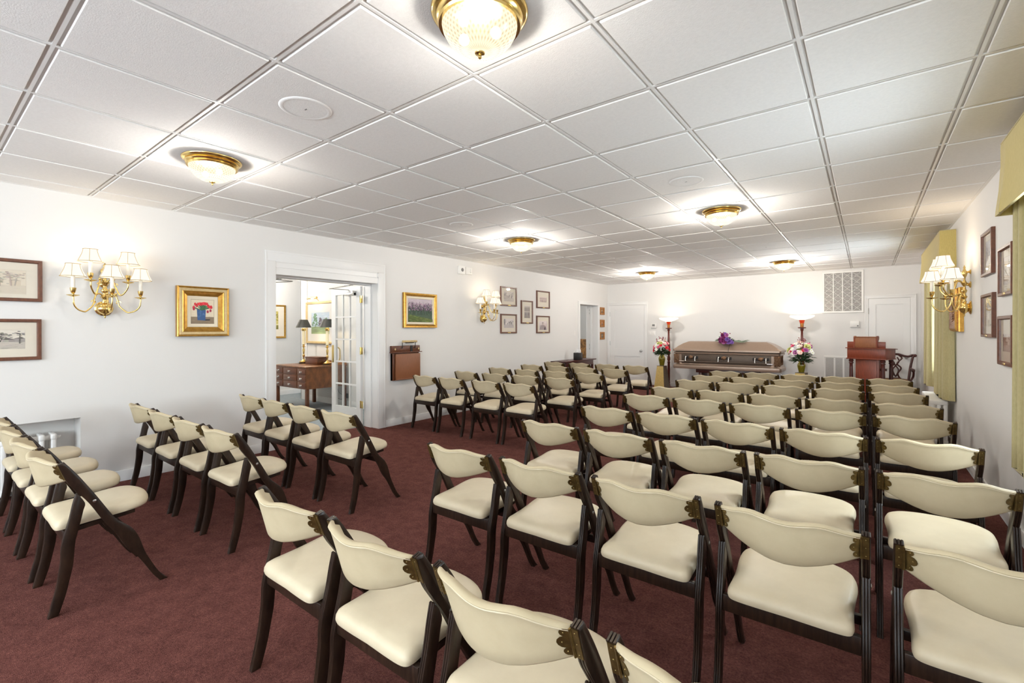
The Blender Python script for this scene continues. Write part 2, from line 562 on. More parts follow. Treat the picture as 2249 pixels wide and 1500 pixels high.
# casings
def casing_left(name, y0, y1, z1, w):
    b = MB()
    for (a, c) in ((y0 - w, y0), (y1, y1 + w)):
        b.box(XL, XL + 0.02, a, c, 0, z1, 0.003)
        b.box(XL, XL + 0.023, (a - .001 if a < y0 else c - 0.02), (a + 0.02 if a < y0 else c + .001), 0, z1 + w - .019, 0.003)
    b.box(XL, XL + 0.02, y0 - w, y1 + w, z1, z1 + w, 0.003)
    b.box(XL, XL + 0.023, y0 - w - .001, y1 + w + .001, z1 + w - 0.02, z1 + w + .001, 0.003)
    return b
b = casing_left('trim_1', 1.60, 3.00, 2.155, 0.115)
# lintel board with a moulded panel between casing and opening
b.box(XL, XL + 0.012, 1.60, 3.00, 2.005, 2.155)
b.box(XL, XL + 0.022, 1.60, 3.00, 2.085, 2.093); b.box(XL, XL + 0.022, 1.60, 3.00, 2.147, 2.155); b.box(XL, XL + 0.022, 2.985, 3.0, 2.085, 2.155)
# door stops in the jamb
b.box(XL - 0.27, XL - 0.14, 2.985, 3.0, 0, 2.0); b.box(XL - 0.27, XL - 0.14, 1.6, 1.615, 0, 2.0); b.box(XL - 0.27, XL - 0.14, 1.6, 3.0, 1.99, 2.005)
b.box(XL - 0.315, XL - 0.30, 1.48, 1.6, 0, 2.1); b.box(XL - 0.315, XL - 0.30, 3.0, 3.12, 0, 2.1)
struct(b.build('trim_1', M['trim']))
b = casing_left('trim_2', D2[0], D2[1], D2[2], 0.075)
b.box(XL - 0.20, XL - 0.15, D2[1] - 0.014, D2[1], 0, D2[2])
b.box(XL - 0.32, XL - 0.30, D2[1] - 0.004, D2[1] + 0.08, 0, D2[2] + .07)
tr2 = struct(b.build('trim_2', M['trim']))
b = MB()
for z in (1.86, 1.78, 0.98, 0.88):
    b.box(XL - 0.235, XL - 0.222, D2[1] - 0.003, D2[1] + 0.001, z - 0.02, z + 0.02)
b.build('strike_plate', M['steel'], tr2)

# ---- doors in the back wall
def back_door(n, xo0, xo1, zo, x0, x1, z1, panels, hinge_z, knob):
    b = MB()
    w = 0.075
    b.box(xo0, x0, YB - 0.02, YB, 0, z1 + .006, 0.003); b.box(x1, xo1, YB - 0.02, YB, 0, z1 + .006, 0.003)
    b.box(xo0, xo1, YB - 0.02, YB, z1 + 0.006, zo, 0.003)
    b.box(xo0 - .001, xo0 + 0.016, YB - 0.028, YB, 0, zo - .015, 0.003); b.box(xo1 - 0.016, xo1 + .001, YB - 0.028, YB, 0, zo - .015, 0.003)
    b.box(xo0 - .001, xo1 + .001, YB - 0.028, YB, zo - 0.016, zo + .001, 0.003)
    struct(b.build('trim_%d' % (n + 1), M['trim']))
    e = bpy.data.objects.new('door_%d' % n, None); C.objects.link(e); struct(e); e.location = (x0, YB, 0)
    b = MB()
    W = x1 - x0
    pm0, pm1 = panels[0] - x0, panels[1] - x0
    yf, yb_ = -0.014, 0.0
    b.box(0.003, pm0, yf, yb_, 0.01, z1); b.box(pm1, W - 0.003, yf, yb_, 0.01, z1)
    zs = panels[2]
    prev = 0.01
    for (a, c) in zs:
        b.box(pm0, pm1, yf, yb_, prev, a)
        b.box(pm0, pm1, yf + 0.012, yb_, a, c)
        prev = c
    b.box(pm0, pm1, yf, yb_, prev, z1)
    b.build('leaf', M['trim'], e, angle=20)
    for z in hinge_z:
        b = MB(); b.tube([(0.0, yf - 0.006, z - 0.055), (0.0, yf - 0.006, z + 0.055)], 0.008)
        b.build('hinge', M['steel'], e)
    if knob:
        b = MB()
        mt = Matrix.Rotation(PI / 2, 4, 'X')
        b.lathe([(0.028, 0), (0.028, 0.006), (0.010, 0.012), (0.010, 0.035), (0.024, 0.044), (0.028, 0.056), (0.022, 0.068), (0.004, 0.073)], knob[0] - x0, yf, knob[1], 14, mt)
        b.build('knob', M['steel'], e)
back_door(2, -3.325, -2.257, 2.06, -3.252, -2.337, 1.975, (-3.135, -2.447, [(0.18, 0.684), (0.872, 1.875)]), (1.76, 1.01, 0.25), (-2.41, 0.83))
back_door(3, 2.025, 2.768, 1.995, 2.08, 2.69, 1.93, (2.19, 2.588, [(0.18, 0.62), (0.80, 1.822)]), (1.70, 0.95, 0.25), (2.63, 0.83))

# ---- windows (frame, sash, panes) in the right wall
for n, w in ((1, W1), (2, W2)):
    e = bpy.data.objects.new('window_%d' % n, None); C.objects.link(e); struct(e); e.location = (XR, (w[0] + w[1]) / 2, w[2])
    hw_, h = (w[1] - w[0]) / 2, w[3] - w[2]
    b = MB()
    b.box(0.08, 0.14, -hw_, -hw_ + 0.05, 0, h); b.box(0.08, 0.14, hw_ - 0.05, hw_, 0, h)
    b.box(0.08, 0.14, -hw_, hw_, 0, 0.05); b.box(0.08, 0.14, -hw_, hw_, h - 0.05, h); b.box(0.08, 0.14, -hw_, hw_, h / 2 - 0.025, h / 2 + 0.025)
    b.box(0.09, 0.13, -0.015, 0.015, 0, h)
    b.build('sash', M['trim'], e)
    b = MB(); b.box(-0.03, 0.08, -hw_ - 0.02, hw_ + 0.02, -0.03, 0.0, 0.005)
    b.build('sill', M['trim'], e)
    b = MB(); b.box(0.105, 0.109, -hw_ + 0.04, hw_ - 0.04, 0.04, h - 0.04)
    b.build('pane', M['pane'], e)
    pl = bpy.data.lights.new('daylight_portal', 'AREA')
    pl.shape = 'RECTANGLE'; pl.size = 2 * hw_; pl.size_y = h
    pl.cycles.is_portal = True
    po = bpy.data.objects.new('daylight_portal', pl); C.objects.link(po)
    po.matrix_world = Matrix.Translation((XR + 0.2, (w[0] + w[1]) / 2, w[2] + h / 2)) @ Matrix.Rotation(PI / 2, 4, 'Y')

for n, w in enumerate(NW_ADDED):  # added windows behind the camera, there only to brighten the room
    e = bpy.data.objects.new('window_%d' % (n + 3), None); C.objects.link(e); struct(e); e.location = ((w[0] + w[1]) / 2, YN, 0.75)
    hw_, h = (w[1] - w[0]) / 2, 1.55
    b = MB()
    b.box(-hw_, -hw_ + 0.05, -0.12, -0.07, 0, h); b.box(hw_ - 0.05, hw_, -0.12, -0.07, 0, h)
    b.box(-hw_, hw_, -0.12, -0.07, 0, 0.05); b.box(-hw_, hw_, -0.12, -0.07, h - 0.05, h); b.box(-hw_, hw_, -0.12, -0.07, h / 2 - 0.02, h / 2 + 0.02)
    b.build('sash', M['trim'], e)
    b = MB(); b.box(-hw_ + 0.04, hw_ - 0.04, -0.097, -0.093, 0.04, h - 0.04); b.build('pane', M['pane'], e)
    pl = bpy.data.lights.new('daylight_portal', 'AREA')
    pl.shape = 'RECTANGLE'; pl.size = 2 * hw_; pl.size_y = h
    pl.cycles.is_portal = True
    po = bpy.data.objects.new('daylight_portal', pl); C.objects.link(po)
    po.matrix_world = Matrix.Translation(((w[0] + w[1]) / 2, YN - 0.15, 0.75 + h / 2)) @ Matrix.Rotation(PI / 2, 4, 'X')

# ---- hall beyond the double doorway and the room beyond the far doorway
HX = -7.85
b = MB(); b.box(HX - 0.1, HX, YN + 2.0, 12.2, -0.01, 2.75)
struct(b.build('wall_hall_far', M['wall']))
b = MB(); b.box(HX - 0.1, XL - 0.30, YN + 1.9, YN + 2.0, -0.01, 2.75)
struct(b.build('wall_hall_near', M['wall']))
b = MB(); b.box(-6.93, XL - 0.30, 3.86, 4.0, -0.004, 2.75)
struct(b.build('wall_hall_side', M['wall']))
b = MB(); b.box(HX, XL - 0.30, 12.1, 12.2, -0.01, 2.75)
struct(b.build('wall_hall_end', M['wall']))
b = MB(); b.box(XL - 0.32, XL - 0.30, YB + 0.1, 12.2, -0.01, 2.75)
struct(b.build('wall_hall_right', M['wall']))
b = MB(); b.box(-6.95, -6.72, 3.845, 3.86, -0.004, 2.7, 0.003); b.box(-6.955, -6.93, 3.845, 4.0, -0.004, 2.7, 0.003)
struct(b.build('trim_5', M['trim']))
b = MB(); b.box(HX - 0.1, XL - 0.3, YN + 2.0, 12.2, 2.7, 2.76)
struct(b.build('ceiling_hall', M['tile']))
b = MB(); b.box(HX, HX + 0.016, YN + 2.0, 12.0, -0.004, 0.10, 0.004); struct(b.build('baseboard_hall', M['trim']))
b = MB(); b.box(-6.72, XL - 0.32, 3.844, 3.86, -0.004, 0.10, 0.004); struct(b.build('baseboard_hall_side', M['trim']))

# ================================================================ CHAIRS
CH = 0.2275
post_front = [(.059, .727), (.088, .685), (.123, .629), (.18, .528), (.249, .400), (.288, .357), (.322, .320), (.348, .264), (.37, .188), (.398, .122), (.431, .054), (.472, 0)]
post_rear = [(.438, 0), (.405, .049), (.366, .123), (.338, .171), (.296, .228), (.262, .300), (.236, .345), (.199, .407), (.151, .500), (.104, .572), (.070, .625), (.046, .69), (.036, .720)]
leg_rear = [(0, 0), (.014, .064), (.029, .129), (.038, .192), (.045, .256), (.047, .317), (.055, .363), (.066, .407), (.077, .452), (.088, .511), (.100, .562)]
leg_front = [(.106, .563), (.133, .512), (.127, .478), (.116, .422), (.107, .381), (.098, .340), (.094, .290), (.089, .226), (.078, .165), (.064, .095), (.046, .031), (.036, 0)]


def profile(a, c):
    pa = catmull([(p[0], p[1], 0) for p in a], 3); pc = catmull([(p[0], p[1], 0) for p in c], 3)
    return [(p[0], p[1]) for p in pa] + [(p[0], p[1]) for p in pc]


def reeded(mb, poly, xa, xb):
    """sweep a leg profile across its width with reeds along its edges"""
    n = len(poly)
    area = sum(poly[i][0] * poly[(i + 1) % n][1] - poly[(i + 1) % n][0] * poly[i][1] for i in range(n))
    sgn = 1 if area > 0 else -1
    nr = []
    for i in range(n):
        p, q, r = Vector(poly[i - 1]), Vector(poly[i]), Vector(poly[(i + 1) % n])
        d = (r - p)
        d = d.normalized() if d.length > 1e-9 else Vector((1, 0))
        nr.append(Vector((d.y, -d.x)) * sgn)
    loops = []
    for t, ins in ((0, .0035), (.10, .0), (.27, .0), (.335, .0028), (.40, .0), (.60, .0), (.665, .0028), (.73, 0), (.90, 0), (1, .0035)):
        x = xa + (xb - xa) * t
        loops.append([(x, poly[i][0] - nr[i].x * ins, poly[i][1] - nr[i].y * ins) for i in range(n)])
    mb.loft(loops)


def back_y(u, z):
    return .050 + (.22 + .25 * u * u) * (.685 - z) - .082 * (1 - abs(u) ** 2.0)


top_tab = [(0, .7375), (.12, .7385), (.28, .744), (.45, .749), (.6, .7455), (.8, .732), (1, .7215)]
bot_tab = [(0, .585), (.25, .589), (.5, .600), (.75, .615), (1, .634)]
SX = .2035


def make_chair():
    t = thing('folding_chair', 'cream folding chair', 'chair')
    for s in (-1, 1):
        xa, xb = s * .2035, s * .2275
        b = MB(); reeded(b, profile(post_front, post_rear), xa, xb); b.build('front_leg', M['dark_wood'], t, 50)
        b = MB(); reeded(b, profile(leg_rear, leg_front), xa, xb); b.build('rear_leg', M['dark_wood'], t, 50)
        b = MB()
        mt = Matrix.Rotation(s * PI / 2, 4, 'Y')
        b.lathe([(.0075, 0), (.0075, .002), (.004, .0035)], s * .2272, .168, .512, 10, mt)
        b.build('pivot_bolt', M['steel'], t)
    # rails
    b = MB(); b.box(-.2033, .2033, .058, .080, .330, .390, .003); b.build('rear_rail', M['dark_wood'], t)
    b = MB(); b.box(-.2033, .2033, .272, .292, .318, .352, .003); b.build('stretcher', M['dark_wood'], t)
    for s in (-1, 1):
        b = MB(); b.loft([[(s * x, y, z) for (x, z) in ((.150, z0), (.180, z0), (.180, z0 + .022), (.150, z0 + .022))] for y, z0 in ((.081, .366), (.34, .392))])
        b.build('seat_rail', M['dark_wood'], t)
    # seat cushion
    half = [(0, .030), (.09, .028), (.150, .029), (.176, .036), (.186, .055), (.185, .10), (.184, .16), (.187, .22), (.192, .28), (.191, .325), (.180, .365), (.150, .398), (.10, .418), (.05, .427), (0, .430)]
    hp = catmull([(x, y, 0) for x, y in half], 3)
    ring = [(x, y) for x, y, _ in hp] + [(-x, y) for x, y, _ in reversed(hp[1:-1])]
    b = MB()
    cy = .22
    loops = []
    for sc, dz in ((.90, .000), (.985, .004), (1.0, .014), (.995, .026), (.965, .039), (.90, .047), (.75, .053), (.5, .056), (.22, .057)):
        L = []
        for x, y in ring:
            px, py = x * sc, cy + (y - cy) * sc
            L.append((px, py, .388 + .07 * (py - .03) + dz - 0.02 * max(0, 1 - ((px) / .15) ** 2) * (.3 if dz > .05 else 0) * 0.3))
        loops.append(L)
    b.loft(loops)
    b.build('seat', M['vinyl'], t, 60)
    # backrest
    us = [i / 14.0 for i in range(-14, 15)]
    b = MB()
    loops = []
    seam = []
    for u in us:
        zt, zb = interp(top_tab, abs(u)), interp(bot_tab, abs(u))
        k = 1 - .35 * abs(u) ** 6
        x = u * SX * .998
        Y = lambda z: back_y(u, z)
        pts = [(Y(zb) + .006 * k, zb), (Y(zb + .006), zb + .006)]
        for f in (.25, .5, .75):
            z = zb + (zt - zb) * f
            pts.append((Y(z), z))
        zs_ = zt - .013
        pts += [(Y(zs_), zs_), (Y(zt) - .001, zt - .008), (Y(zt) + .004 * k, zt - .002), (Y(zt) + .013 * k, zt), (Y(zt) + .024 * k, zt - .005), (Y(zt) + .030 * k, zt - .018)]
        for f in (.7, .45, .22):
            z = zb + (zt - zb) * f
            pts.append((Y(z) + .038 * k, z))
        pts += [(Y(zb) + .028 * k, zb + .008), (Y(zb) + .016 * k, zb + .001)]
        loops.append([(x, y, z) for y, z in pts])
        seam.append((x, Y(zs_) - .0008, zs_))
    b.loft(loops)
    b.build('backrest', M['vinyl_back'], t, 60)
    b = MB(); b.tube(seam, .0022, 6); b.build('piping', M['vinyl'], t, 60)
    # scalloped brass hinges on the back face
    for s in (-1, 1):
        def pt(xx, z, off):
            x = s * xx
            if xx > SX:
                rear = interp([(.572, .104), (.625, .070), (.69, .046), (.72, .036)], z)
                return (x, rear - off, z)
            return (x, back_y(min(1, abs(xx) / SX), z) - off, z)
        b = MB()
        # post leaf
        for (xa, xb) in ((.2055, .2235),):
            lo = [pt(xa, z, .0030) for z in (.638, .66, .69, .716)] + [pt(xb, z, .0030) for z in (.716, .69, .66, .638)]
            hi = [pt(xa, z, -.001) for z in (.638, .66, .69, .716)] + [pt(xb, z, -.001) for z in (.716, .69, .66, .638)]
            b.loft([lo, hi])
        # cushion leaf with three lobes
        edge = []
        for zc, xc, r in ((.6500, .1930, .0105), (.6765, .1890, .0150), (.7030, .1930, .0105)):
            for k in range(7):
                a = -PI / 2 + PI * k / 6
                edge.append((xc - r * math.cos(a), zc + r * math.sin(a) * 1.05))
        ring2 = [(.2035, .6385)] + edge + [(.2035, .7145)]
        lo = [pt(x, z, .0026) for x, z in ring2]; hi = [pt(x, z, -.001) for x, z in ring2]
        b.loft([lo, hi])
        # knuckle and rivets
        b.tube([pt(.2036, z, .0035) for z in (.638, .66, .69, .716)], .0035, 8)
        for (x, z) in ((.2150, .648), (.2150, .677), (.2150, .706), (.1905, .650), (.1845, .6765), (.1905, .703)):
            p = pt(x, z, .003)
            b.ball(p, .0026, 6, 4, sy=.6)
        b.build('hinge', M['old_brass'], t, 40)
    return t


chair0 = make_chair()
state = {'first': True}


def place_chair(x, y, rz, label, group):
    c = chair0 if state['first'] else copy_tree(chair0)
    state['first'] = False
    c.location = (x, y, 0)
    c.rotation_euler = (0, 0, rz)
    c['label'] = label
    c['group'] = group
    return c


rowR = [('front row', .150, 2.495, 6.37), ('second row', .133, 2.500, 5.565), ('third row', .131, 2.516, 4.85), ('fourth row', .145, 2.535, 3.98),
        ('fifth row', .131, 2.535, 3.275), ('sixth row', .146, 2.54, 2.39), ('seventh row', .105, 2.535, 1.61), ('eighth row', .076, 2.565, .775), ('rearmost row', .08, 2.585, -.145)]
posR = ['aisle end', 'second from the aisle', 'middle of the row', 'second from the window wall', 'window wall end']
for rn, L, R, y in rowR:
    for k in range(5):
        if rn == 'rearmost row' and k == 4:
            continue
        x = L + CH + k * (R - L - 2 * CH) / 4
        place_chair(x, y + rnd.uniform(-.012, .012), rnd.uniform(-.008, .008),
                    'cream folding chair, right block, %s from the casket, %s' % (rn, posR[k]), 'folding chairs in the right block')
rowL = [('front row', [-2.998, -2.450, -1.902, -1.353], 6.63), ('second row', [-2.960, -2.425, -1.890, -1.357], 5.80), ('third row', [-2.994, -2.446, -1.898, -1.349], 4.93),
        ('fourth row', [-2.994, -2.446, -1.900, -1.353], 4.12), ('fifth row', [-3.023, -2.506, -1.914, -1.408], 3.32)]
posL = ['wall end', 'second from the wall', 'second from the aisle', 'aisle end']
for rn, Ls, y in rowL:
    for k in range(4):
        place_chair(Ls[k] + CH, y + rnd.uniform(-.012, .012), rnd.uniform(-.010, .010),
                    'cream folding chair, left block past the doorway, %s, %s' % (rn, posL[k]), 'folding chairs in the left block')
rowB = [('row beside the double doorway', [-2.908, -2.445, -1.946, -1.440], 1.015), ('row below the tulip painting', [-3.060, -2.530, -2.010, -1.492], .205),
        ('row at the radiator niche', [-3.035, -2.512, -1.996, -1.475], -.579)]
for rn, Ls, y in rowB:
    for k in range(4):
        place_chair(Ls[k] + CH, y + rnd.uniform(-.006, .006), rnd.uniform(-.008, .008),
                    'cream folding chair, left rear, %s, %s' % (rn, posL[k]), 'folding chairs at the left rear')

# ================================================================ CEILING LIGHTS AND SPEAKERS
def make_ceiling_light():
    t = thing('ceiling_light', 'light', 'ceiling light', (0, 0, CE))
    b = MB()
    b.lathe([(.128, -.052), (.150, -.054), (.154, -.046), (.148, -.040), (.156, -.034), (.160, -.026), (.154, -.021), (.170, -.016), (.178, -.009), (.179, -.003), (.176, 0)], seg=48)
    b.build('brass_base', M['brass'], t, 40)
    b = MB()
    prof = [(.012, -.149), (.04, -.146), (.072, -.137), (.100, -.120), (.121, -.098), (.134, -.074), (.139, -.052)]
    b.lathe(prof, seg=48, cap=False)
    b.build('glass_dome', M['dome'], t, 60)
    b = MB()
    b.lathe([(.002, -.172), (.006, -.169), (.007, -.163), (.004, -.158), (.018, -.153), (.019, -.149), (.010, -.146)], seg=14)
    b.build('finial', M['brass'], t)
    for s in (-1, 1):
        b = MB(); b.ball((s * .06, s * .02, -.088), .020, 10, 8); b.build('bulb', M['bulb'], t)
    return t
cl0 = make_ceiling_light()
CL = [(1.5, .5, 'brass ceiling light with glass dome, nearest, at the top edge of the view'),
      (-2.5, .5, 'brass ceiling light with glass dome above the left wall sconce and tulip painting'),
      (-2.5, 6.4, 'brass ceiling light with glass dome in front of the five framed photographs'),
      (1.5, 6.4, 'brass ceiling light with glass dome in mid room on the right side'),
      (-2.5, 13.55, 'small brass ceiling light with glass dome near the left back door'),
      (1.5, 13.55, 'small brass ceiling light with glass dome over the right end of the casket'),
      (1.5, -4.5, 'unseen brass ceiling light added for brightness behind the viewer on the right'),
      (-2.5, -4.5, 'unseen brass ceiling light added for brightness behind the viewer on the left')]  # these last two fixtures are added out of view to brighten the room
for i, (a, c, lab) in enumerate(CL):
    o = cl0 if i == 0 else copy_tree(cl0)
    o.location = (a * T, c * T, CE); o['label'] = lab; o['group'] = 'brass ceiling lights'
    l = point_light('dome_light', (a * T, c * T, CE - .134), DOME_W * (.75, 1.0, 2.2, 2.0, 3.4, 3.0, 1.6, 1.6)[i], .035, (1.0, .945, .87))
spk0 = None
SP = [(-.5, .5, 'round white ceiling speaker nearest the viewer, beside the nearest ceiling light'),
      (1.5, 4.55, 'round white ceiling speaker in mid room before the right ceiling light'),
      (-2.5, 4.55, 'round white ceiling speaker above the lilac painting'),
      (1.5, 10.6, 'round white ceiling speaker near the far right ceiling light'),
      (-2.5, 10.6, 'round white ceiling speaker near the far left ceiling light')]
for i, (a, c, lab) in enumerate(SP):
    if spk0 is None:
        t = thing('ceiling_speaker', lab, 'speaker', (0, 0, CE), 0, 'ceiling speakers')
        b = MB(); b.lathe([(.106, -.004), (.112, -.0055), (.122, -.0045), (.129, -.0015), (.130, 0)], seg=40, cap=False); b.build('rim', M['tile'], t)
        b = MB(); b.lathe([(.003, -.0042), (.06, -.004), (.106, -.0036), (.107, -.001)], seg=40); b.build('grille', M['tile'], t)
        b = MB(); b.box(-.008, .008, -.003, .003, -.0055, -.0040); b.build('badge', M['plastic_grey'], t)
        spk0 = t
        o = t
    else:
        o = copy_tree(spk0)
    o.location = (a * T, c * T, CE); o['label'] = lab; o['group'] = 'ceiling speakers'


# ================================================================ WALL SCONCES (local: x right, -y out of the wall, z up; origin at wall)
def build_shade(parent, p):
    """bell shade, bottom centre at p"""
    b = MB()
    prof = [(.083, 0), (.0795, .012), (.070, .032), (.060, .056), (.053, .080), (.049, .103)]
    b.lathe([(r, z) for r, z in prof], p[0], p[1], p[2], 18, None, False)
    s = b.build('lamp_shade', M['shade'], parent, 60)
    b = MB()
    for k in range(6):
        a = 2 * PI * k / 6 + .26
        b.tube([(p[0] + (r + .0008) * math.cos(a), p[1] + (r + .0008) * math.sin(a), p[2] + z) for r, z in prof], .0016, 5)
    for r, z in (prof[0], prof[-1]):
        b.tube([(p[0] + r * math.cos(2 * PI * k / 24), p[1] + r * math.sin(2 * PI * k / 24), p[2] + z) for k in range(25)], .0022, 5)
    b.build('shade_piping', M['shade_trim'], s, 60)


def make_sconce():
    t = thing('wall_sconce', 'sconce', 'wall lamp')
    b = MB()
    z0 = 1.473
    yb = -.045
    # finial, ball, baluster column
    b.lathe([(.003, z0), (.008, z0 + .012), (.005, z0 + .022), (.012, z0 + .03), (.030, z0 + .040), (.052, z0 + .058), (.060, z0 + .082), (.055, z0 + .106), (.036, z0 + .122),
             (.018, z0 + .130), (.024, z0 + .142), (.014, z0 + .155), (.020, z0 + .172), (.034, z0 + .186), (.020, z0 + .200), (.013, z0 + .215), (.024, z0 + .232), (.030, z0 + .246), (.016, z0 + .262),
             (.012, z0 + .285), (.024, z0 + .300), (.036, z0 + .315), (.018, z0 + .332), (.010, z0 + .350), (.014, z0 + .368), (.028, z0 + .392), (.032, z0 + .415), (.018, z0 + .436), (.010, z0 + .452), (.014, z0 + .464), (.006, z0 + .476), (.002, z0 + .487)], 0, yb, 0, 16, Matrix.Diagonal((1, .7, 1, 1)))
    b.build('column', M['brass'], t, 60)
    b = MB()
    mt = Matrix.Rotation(PI / 2, 4, 'X')
    b.lathe([(.062, 0), (.064, .006), (.05, .014), (.03, .02)], 0, 0, z0 + .085, 24, mt)
    b.lathe([(.030, 0), (.030, .008), (.012, .016), (.01, .03)], 0, 0, z0 + .30, 16, mt)
    b.lathe([(.022, 0), (.022, .006), (.01, .012), (.008, .045)], 0, 0, z0 + .42, 16, mt)
    b.build('wall_plate', M['brass'], t, 60)
    arms = [(-.225, .155, 1.814, 1.525, 1.665), (.225, .155, 1.814, 1.525, 1.665), (.0, .275, 1.814, 1.525, 1.665), (-.125, .205, 1.943, 1.675, 1.79), (.125, .205, 1.943, 1.675, 1.79)]
    for (ax, ay, zs, zlow, zroot) in arms:
        h = Vector((ax, -ay + .045, 0))
        d = h.length
        h.normalize()
        ctr = Vector((0, -.045, 0))
        zc = zs - .158                                       # drip pan height
        path2 = [(.012, zroot - .02), (.035, zroot + .018), (.070, zroot + .012), (.088, zroot - .035), (.10, zlow + .055), (d * .48 + .025, zlow + .008), (d * .48 + .08 * d + .03, zlow), (d - .035, zlow + .018), (d - .006, zlow + .06), (d, zc)]
        pts = catmull([tuple(ctr + h * r + Vector((0, 0, z))) for r, z in path2], 4)
        b = MB(); b.tube(pts, .0062, 8)
        # scroll on the arm
        sc = [tuple(ctr + h * (.092 + .02 * math.cos(a) * (1 - a / 9)) + Vector((0, 0, zlow + .085 + .02 * math.sin(a) * (1 - a / 9)))) for a in [k * .5 for k in range(12)]]
        b.tube(sc, .0035, 6)
        b.ball(tuple(ctr + h * .075 + Vector((0, 0, zroot + .02))), .011, 8, 6)
        b.build('arm', M['brass'], t, 60)
        px, py, _ = ctr + h * d
        b = MB()
        b.lathe([(.006, zc - .01), (.040, zc + .001), (.044, zc + .005), (.040, zc + .006), (.009, zc + .004), (.008, zc + .016), (.014, zc + .024), (.018, zc + .04), (.021, zc + .062), (.017, zc + .065)], px, py, 0, 16)
        b.build('candle_cup', M['brass'], t, 50)
        b = MB(); b.lathe([(.0135, zc + .06), (.0135, zs + .015), (.011, zs + .022)], px, py, 0, 12)
        b.build('candle_sleeve', M['candle'], t, 60)
        b = MB(); b.lathe([(.006, zs + .022), (.013, zs + .045), (.012, zs + .06), (.003, zs + .08)], px, py, 0, 10)
        b.build('bulb', M['bulb'], t, 60)
        build_shade(t, (px, py, zs))
    return t, arms
sc0, ARMS = make_sconce()
for i, (loc, rz, lab) in enumerate([((XL, .095, 0), PI / 2, 'five-arm brass wall sconce with cream shades, left of the tulip painting'),
                                    ((XL, 5.204, 0), PI / 2, 'five-arm brass wall sconce with white shades, left of the five framed photographs'),
                                    ((XR, 5.10, 0), -PI / 2, 'five-arm brass wall sconce with cream shades on the right wall between windows')]):
    o = sc0 if i == 0 else copy_tree(sc0)
    o.location = loc; o.rotation_euler = (0, 0, rz); o['label'] = lab; o['group'] = 'brass wall sconces'
    Rm = Matrix.Translation(loc) @ Matrix.Rotation(rz, 4, 'Z')
    for (ax, ay, zs, zl, zr) in ARMS:
        p = Rm @ Vector((ax, -ay, zs + .105))
        point_light('sconce_light', p, SCONCE_W * (1, 1, 1.8)[i], .02, (1.0, .80, .56))


# ================================================================ ARTWORK
def art_mesh(name, parent, strokes, w, h, y):
    """strokes: (polygon in 0..1 coords, colour); laid one over the other on the canvas"""
    bm = bmesh.new()
    cl = bm.loops.layers.float_color.new('pigment')
    for k, (poly, col) in enumerate(strokes):
        vs_ = [bm.verts.new(((p[0] - .5) * w, y - .00002 * k, (p[1] - .5) * h)) for p in poly]
        try:
            f = bm.faces.new(vs_)
        except ValueError:
            continue
        for l in f.loops:
            l[cl] = col
    bm.normal_update()
    for f in bm.faces:
        if f.normal.y > 0:
            f.normal_flip()
    me = bpy.data.meshes.new(name)
    bm.to_mesh(me); bm.free()
    me.materials.append(M['paint'])
    o = bpy.data.objects.new(name, me); C.objects.link(o); o.parent = parent
    return o


def rect(x0, y0, x1, y1):
    return [(x0, y0), (x1, y0), (x1, y1), (x0, y1)]


def clampp(poly):
    return [(min(1, max(0, x)), min(1, max(0, y))) for x, y in poly]


def blob(r, x, y, rx, ry, n=7, jit=.3):
    return clampp([(x + rx * (1 + r.uniform(-jit, jit)) * math.cos(2 * PI * k / n), y + ry * (1 + r.uniform(-jit, jit)) * math.sin(2 * PI * k / n)) for k in range(n)])


def line(x0, y0, x1, y1, w):
    dx, dy = x1 - x0, y1 - y0
    L = math.hypot(dx, dy) or 1
    nx, ny = -dy / L * w, dx / L * w
    return clampp([(x0 + nx, y0 + ny), (x1 + nx, y1 + ny), (x1 - nx, y1 - ny), (x0 - nx, y0 - ny)])


def jitc(r, c, a=14):
    d = r.uniform(-a, a)
    return lin(*[max(0, min(255, v + d + r.uniform(-a / 3, a / 3))) for v in c])


def art_tulips(seed):
    r = random.Random(seed)
    S = [(rect(0, 0, 1, 1), lin(226, 212, 186)), (rect(0, 0, 1, .28), lin(140, 122, 100))]
    for k in range(40):
        x, y = r.random(), r.uniform(0, .27); S.append((line(x, y, x + .14, y + .01, .008), jitc(r, (140, 124, 102))))
    for k in range(30):
        x, y = r.random(), r.uniform(.3, 1); S.append((line(x, y, x + .12, y + .02, .012), jitc(r, (226, 213, 190), 8)))
    S.append((blob(r, .66, .16, .22, .04), lin(66, 58, 60)))
    S.append(([(.28, .14), (.62, .13), (.64, .58), (.25, .60)], lin(58, 92, 140)))
    for k in range(26):
        x, y = r.uniform(.28, .6), r.uniform(.15, .55); S.append((line(x, y, x + .01, y + .07, .008), jitc(r, (84, 122, 168), 30)))
    for k in range(34):
        a = r.uniform(.2, 2.9); S.append((line(.45, .56, .45 + .34 * math.cos(a), .60 + .18 * math.sin(a), .014), jitc(r, (58, 104, 66), 24)))
    for k in range(13):
        x = .12 + .76 * k / 12; y = .72 + .13 * math.sin(PI * k / 12) + r.uniform(-.06, .06)
        S.append((blob(r, x, y, .055, .075, 8, .2), jitc(r, (196, 30, 44), 20)))
        S.append((line(x - .02, y - .05, x + .01, y + .06, .012), jitc(r, (232, 70, 78), 16)))
    for x, y in ((.12, .60), (.84, .55), (.72, .5)):
        S.append((blob(r, x, y, .05, .06, 8, .2), lin(170, 40, 72)))
    return S


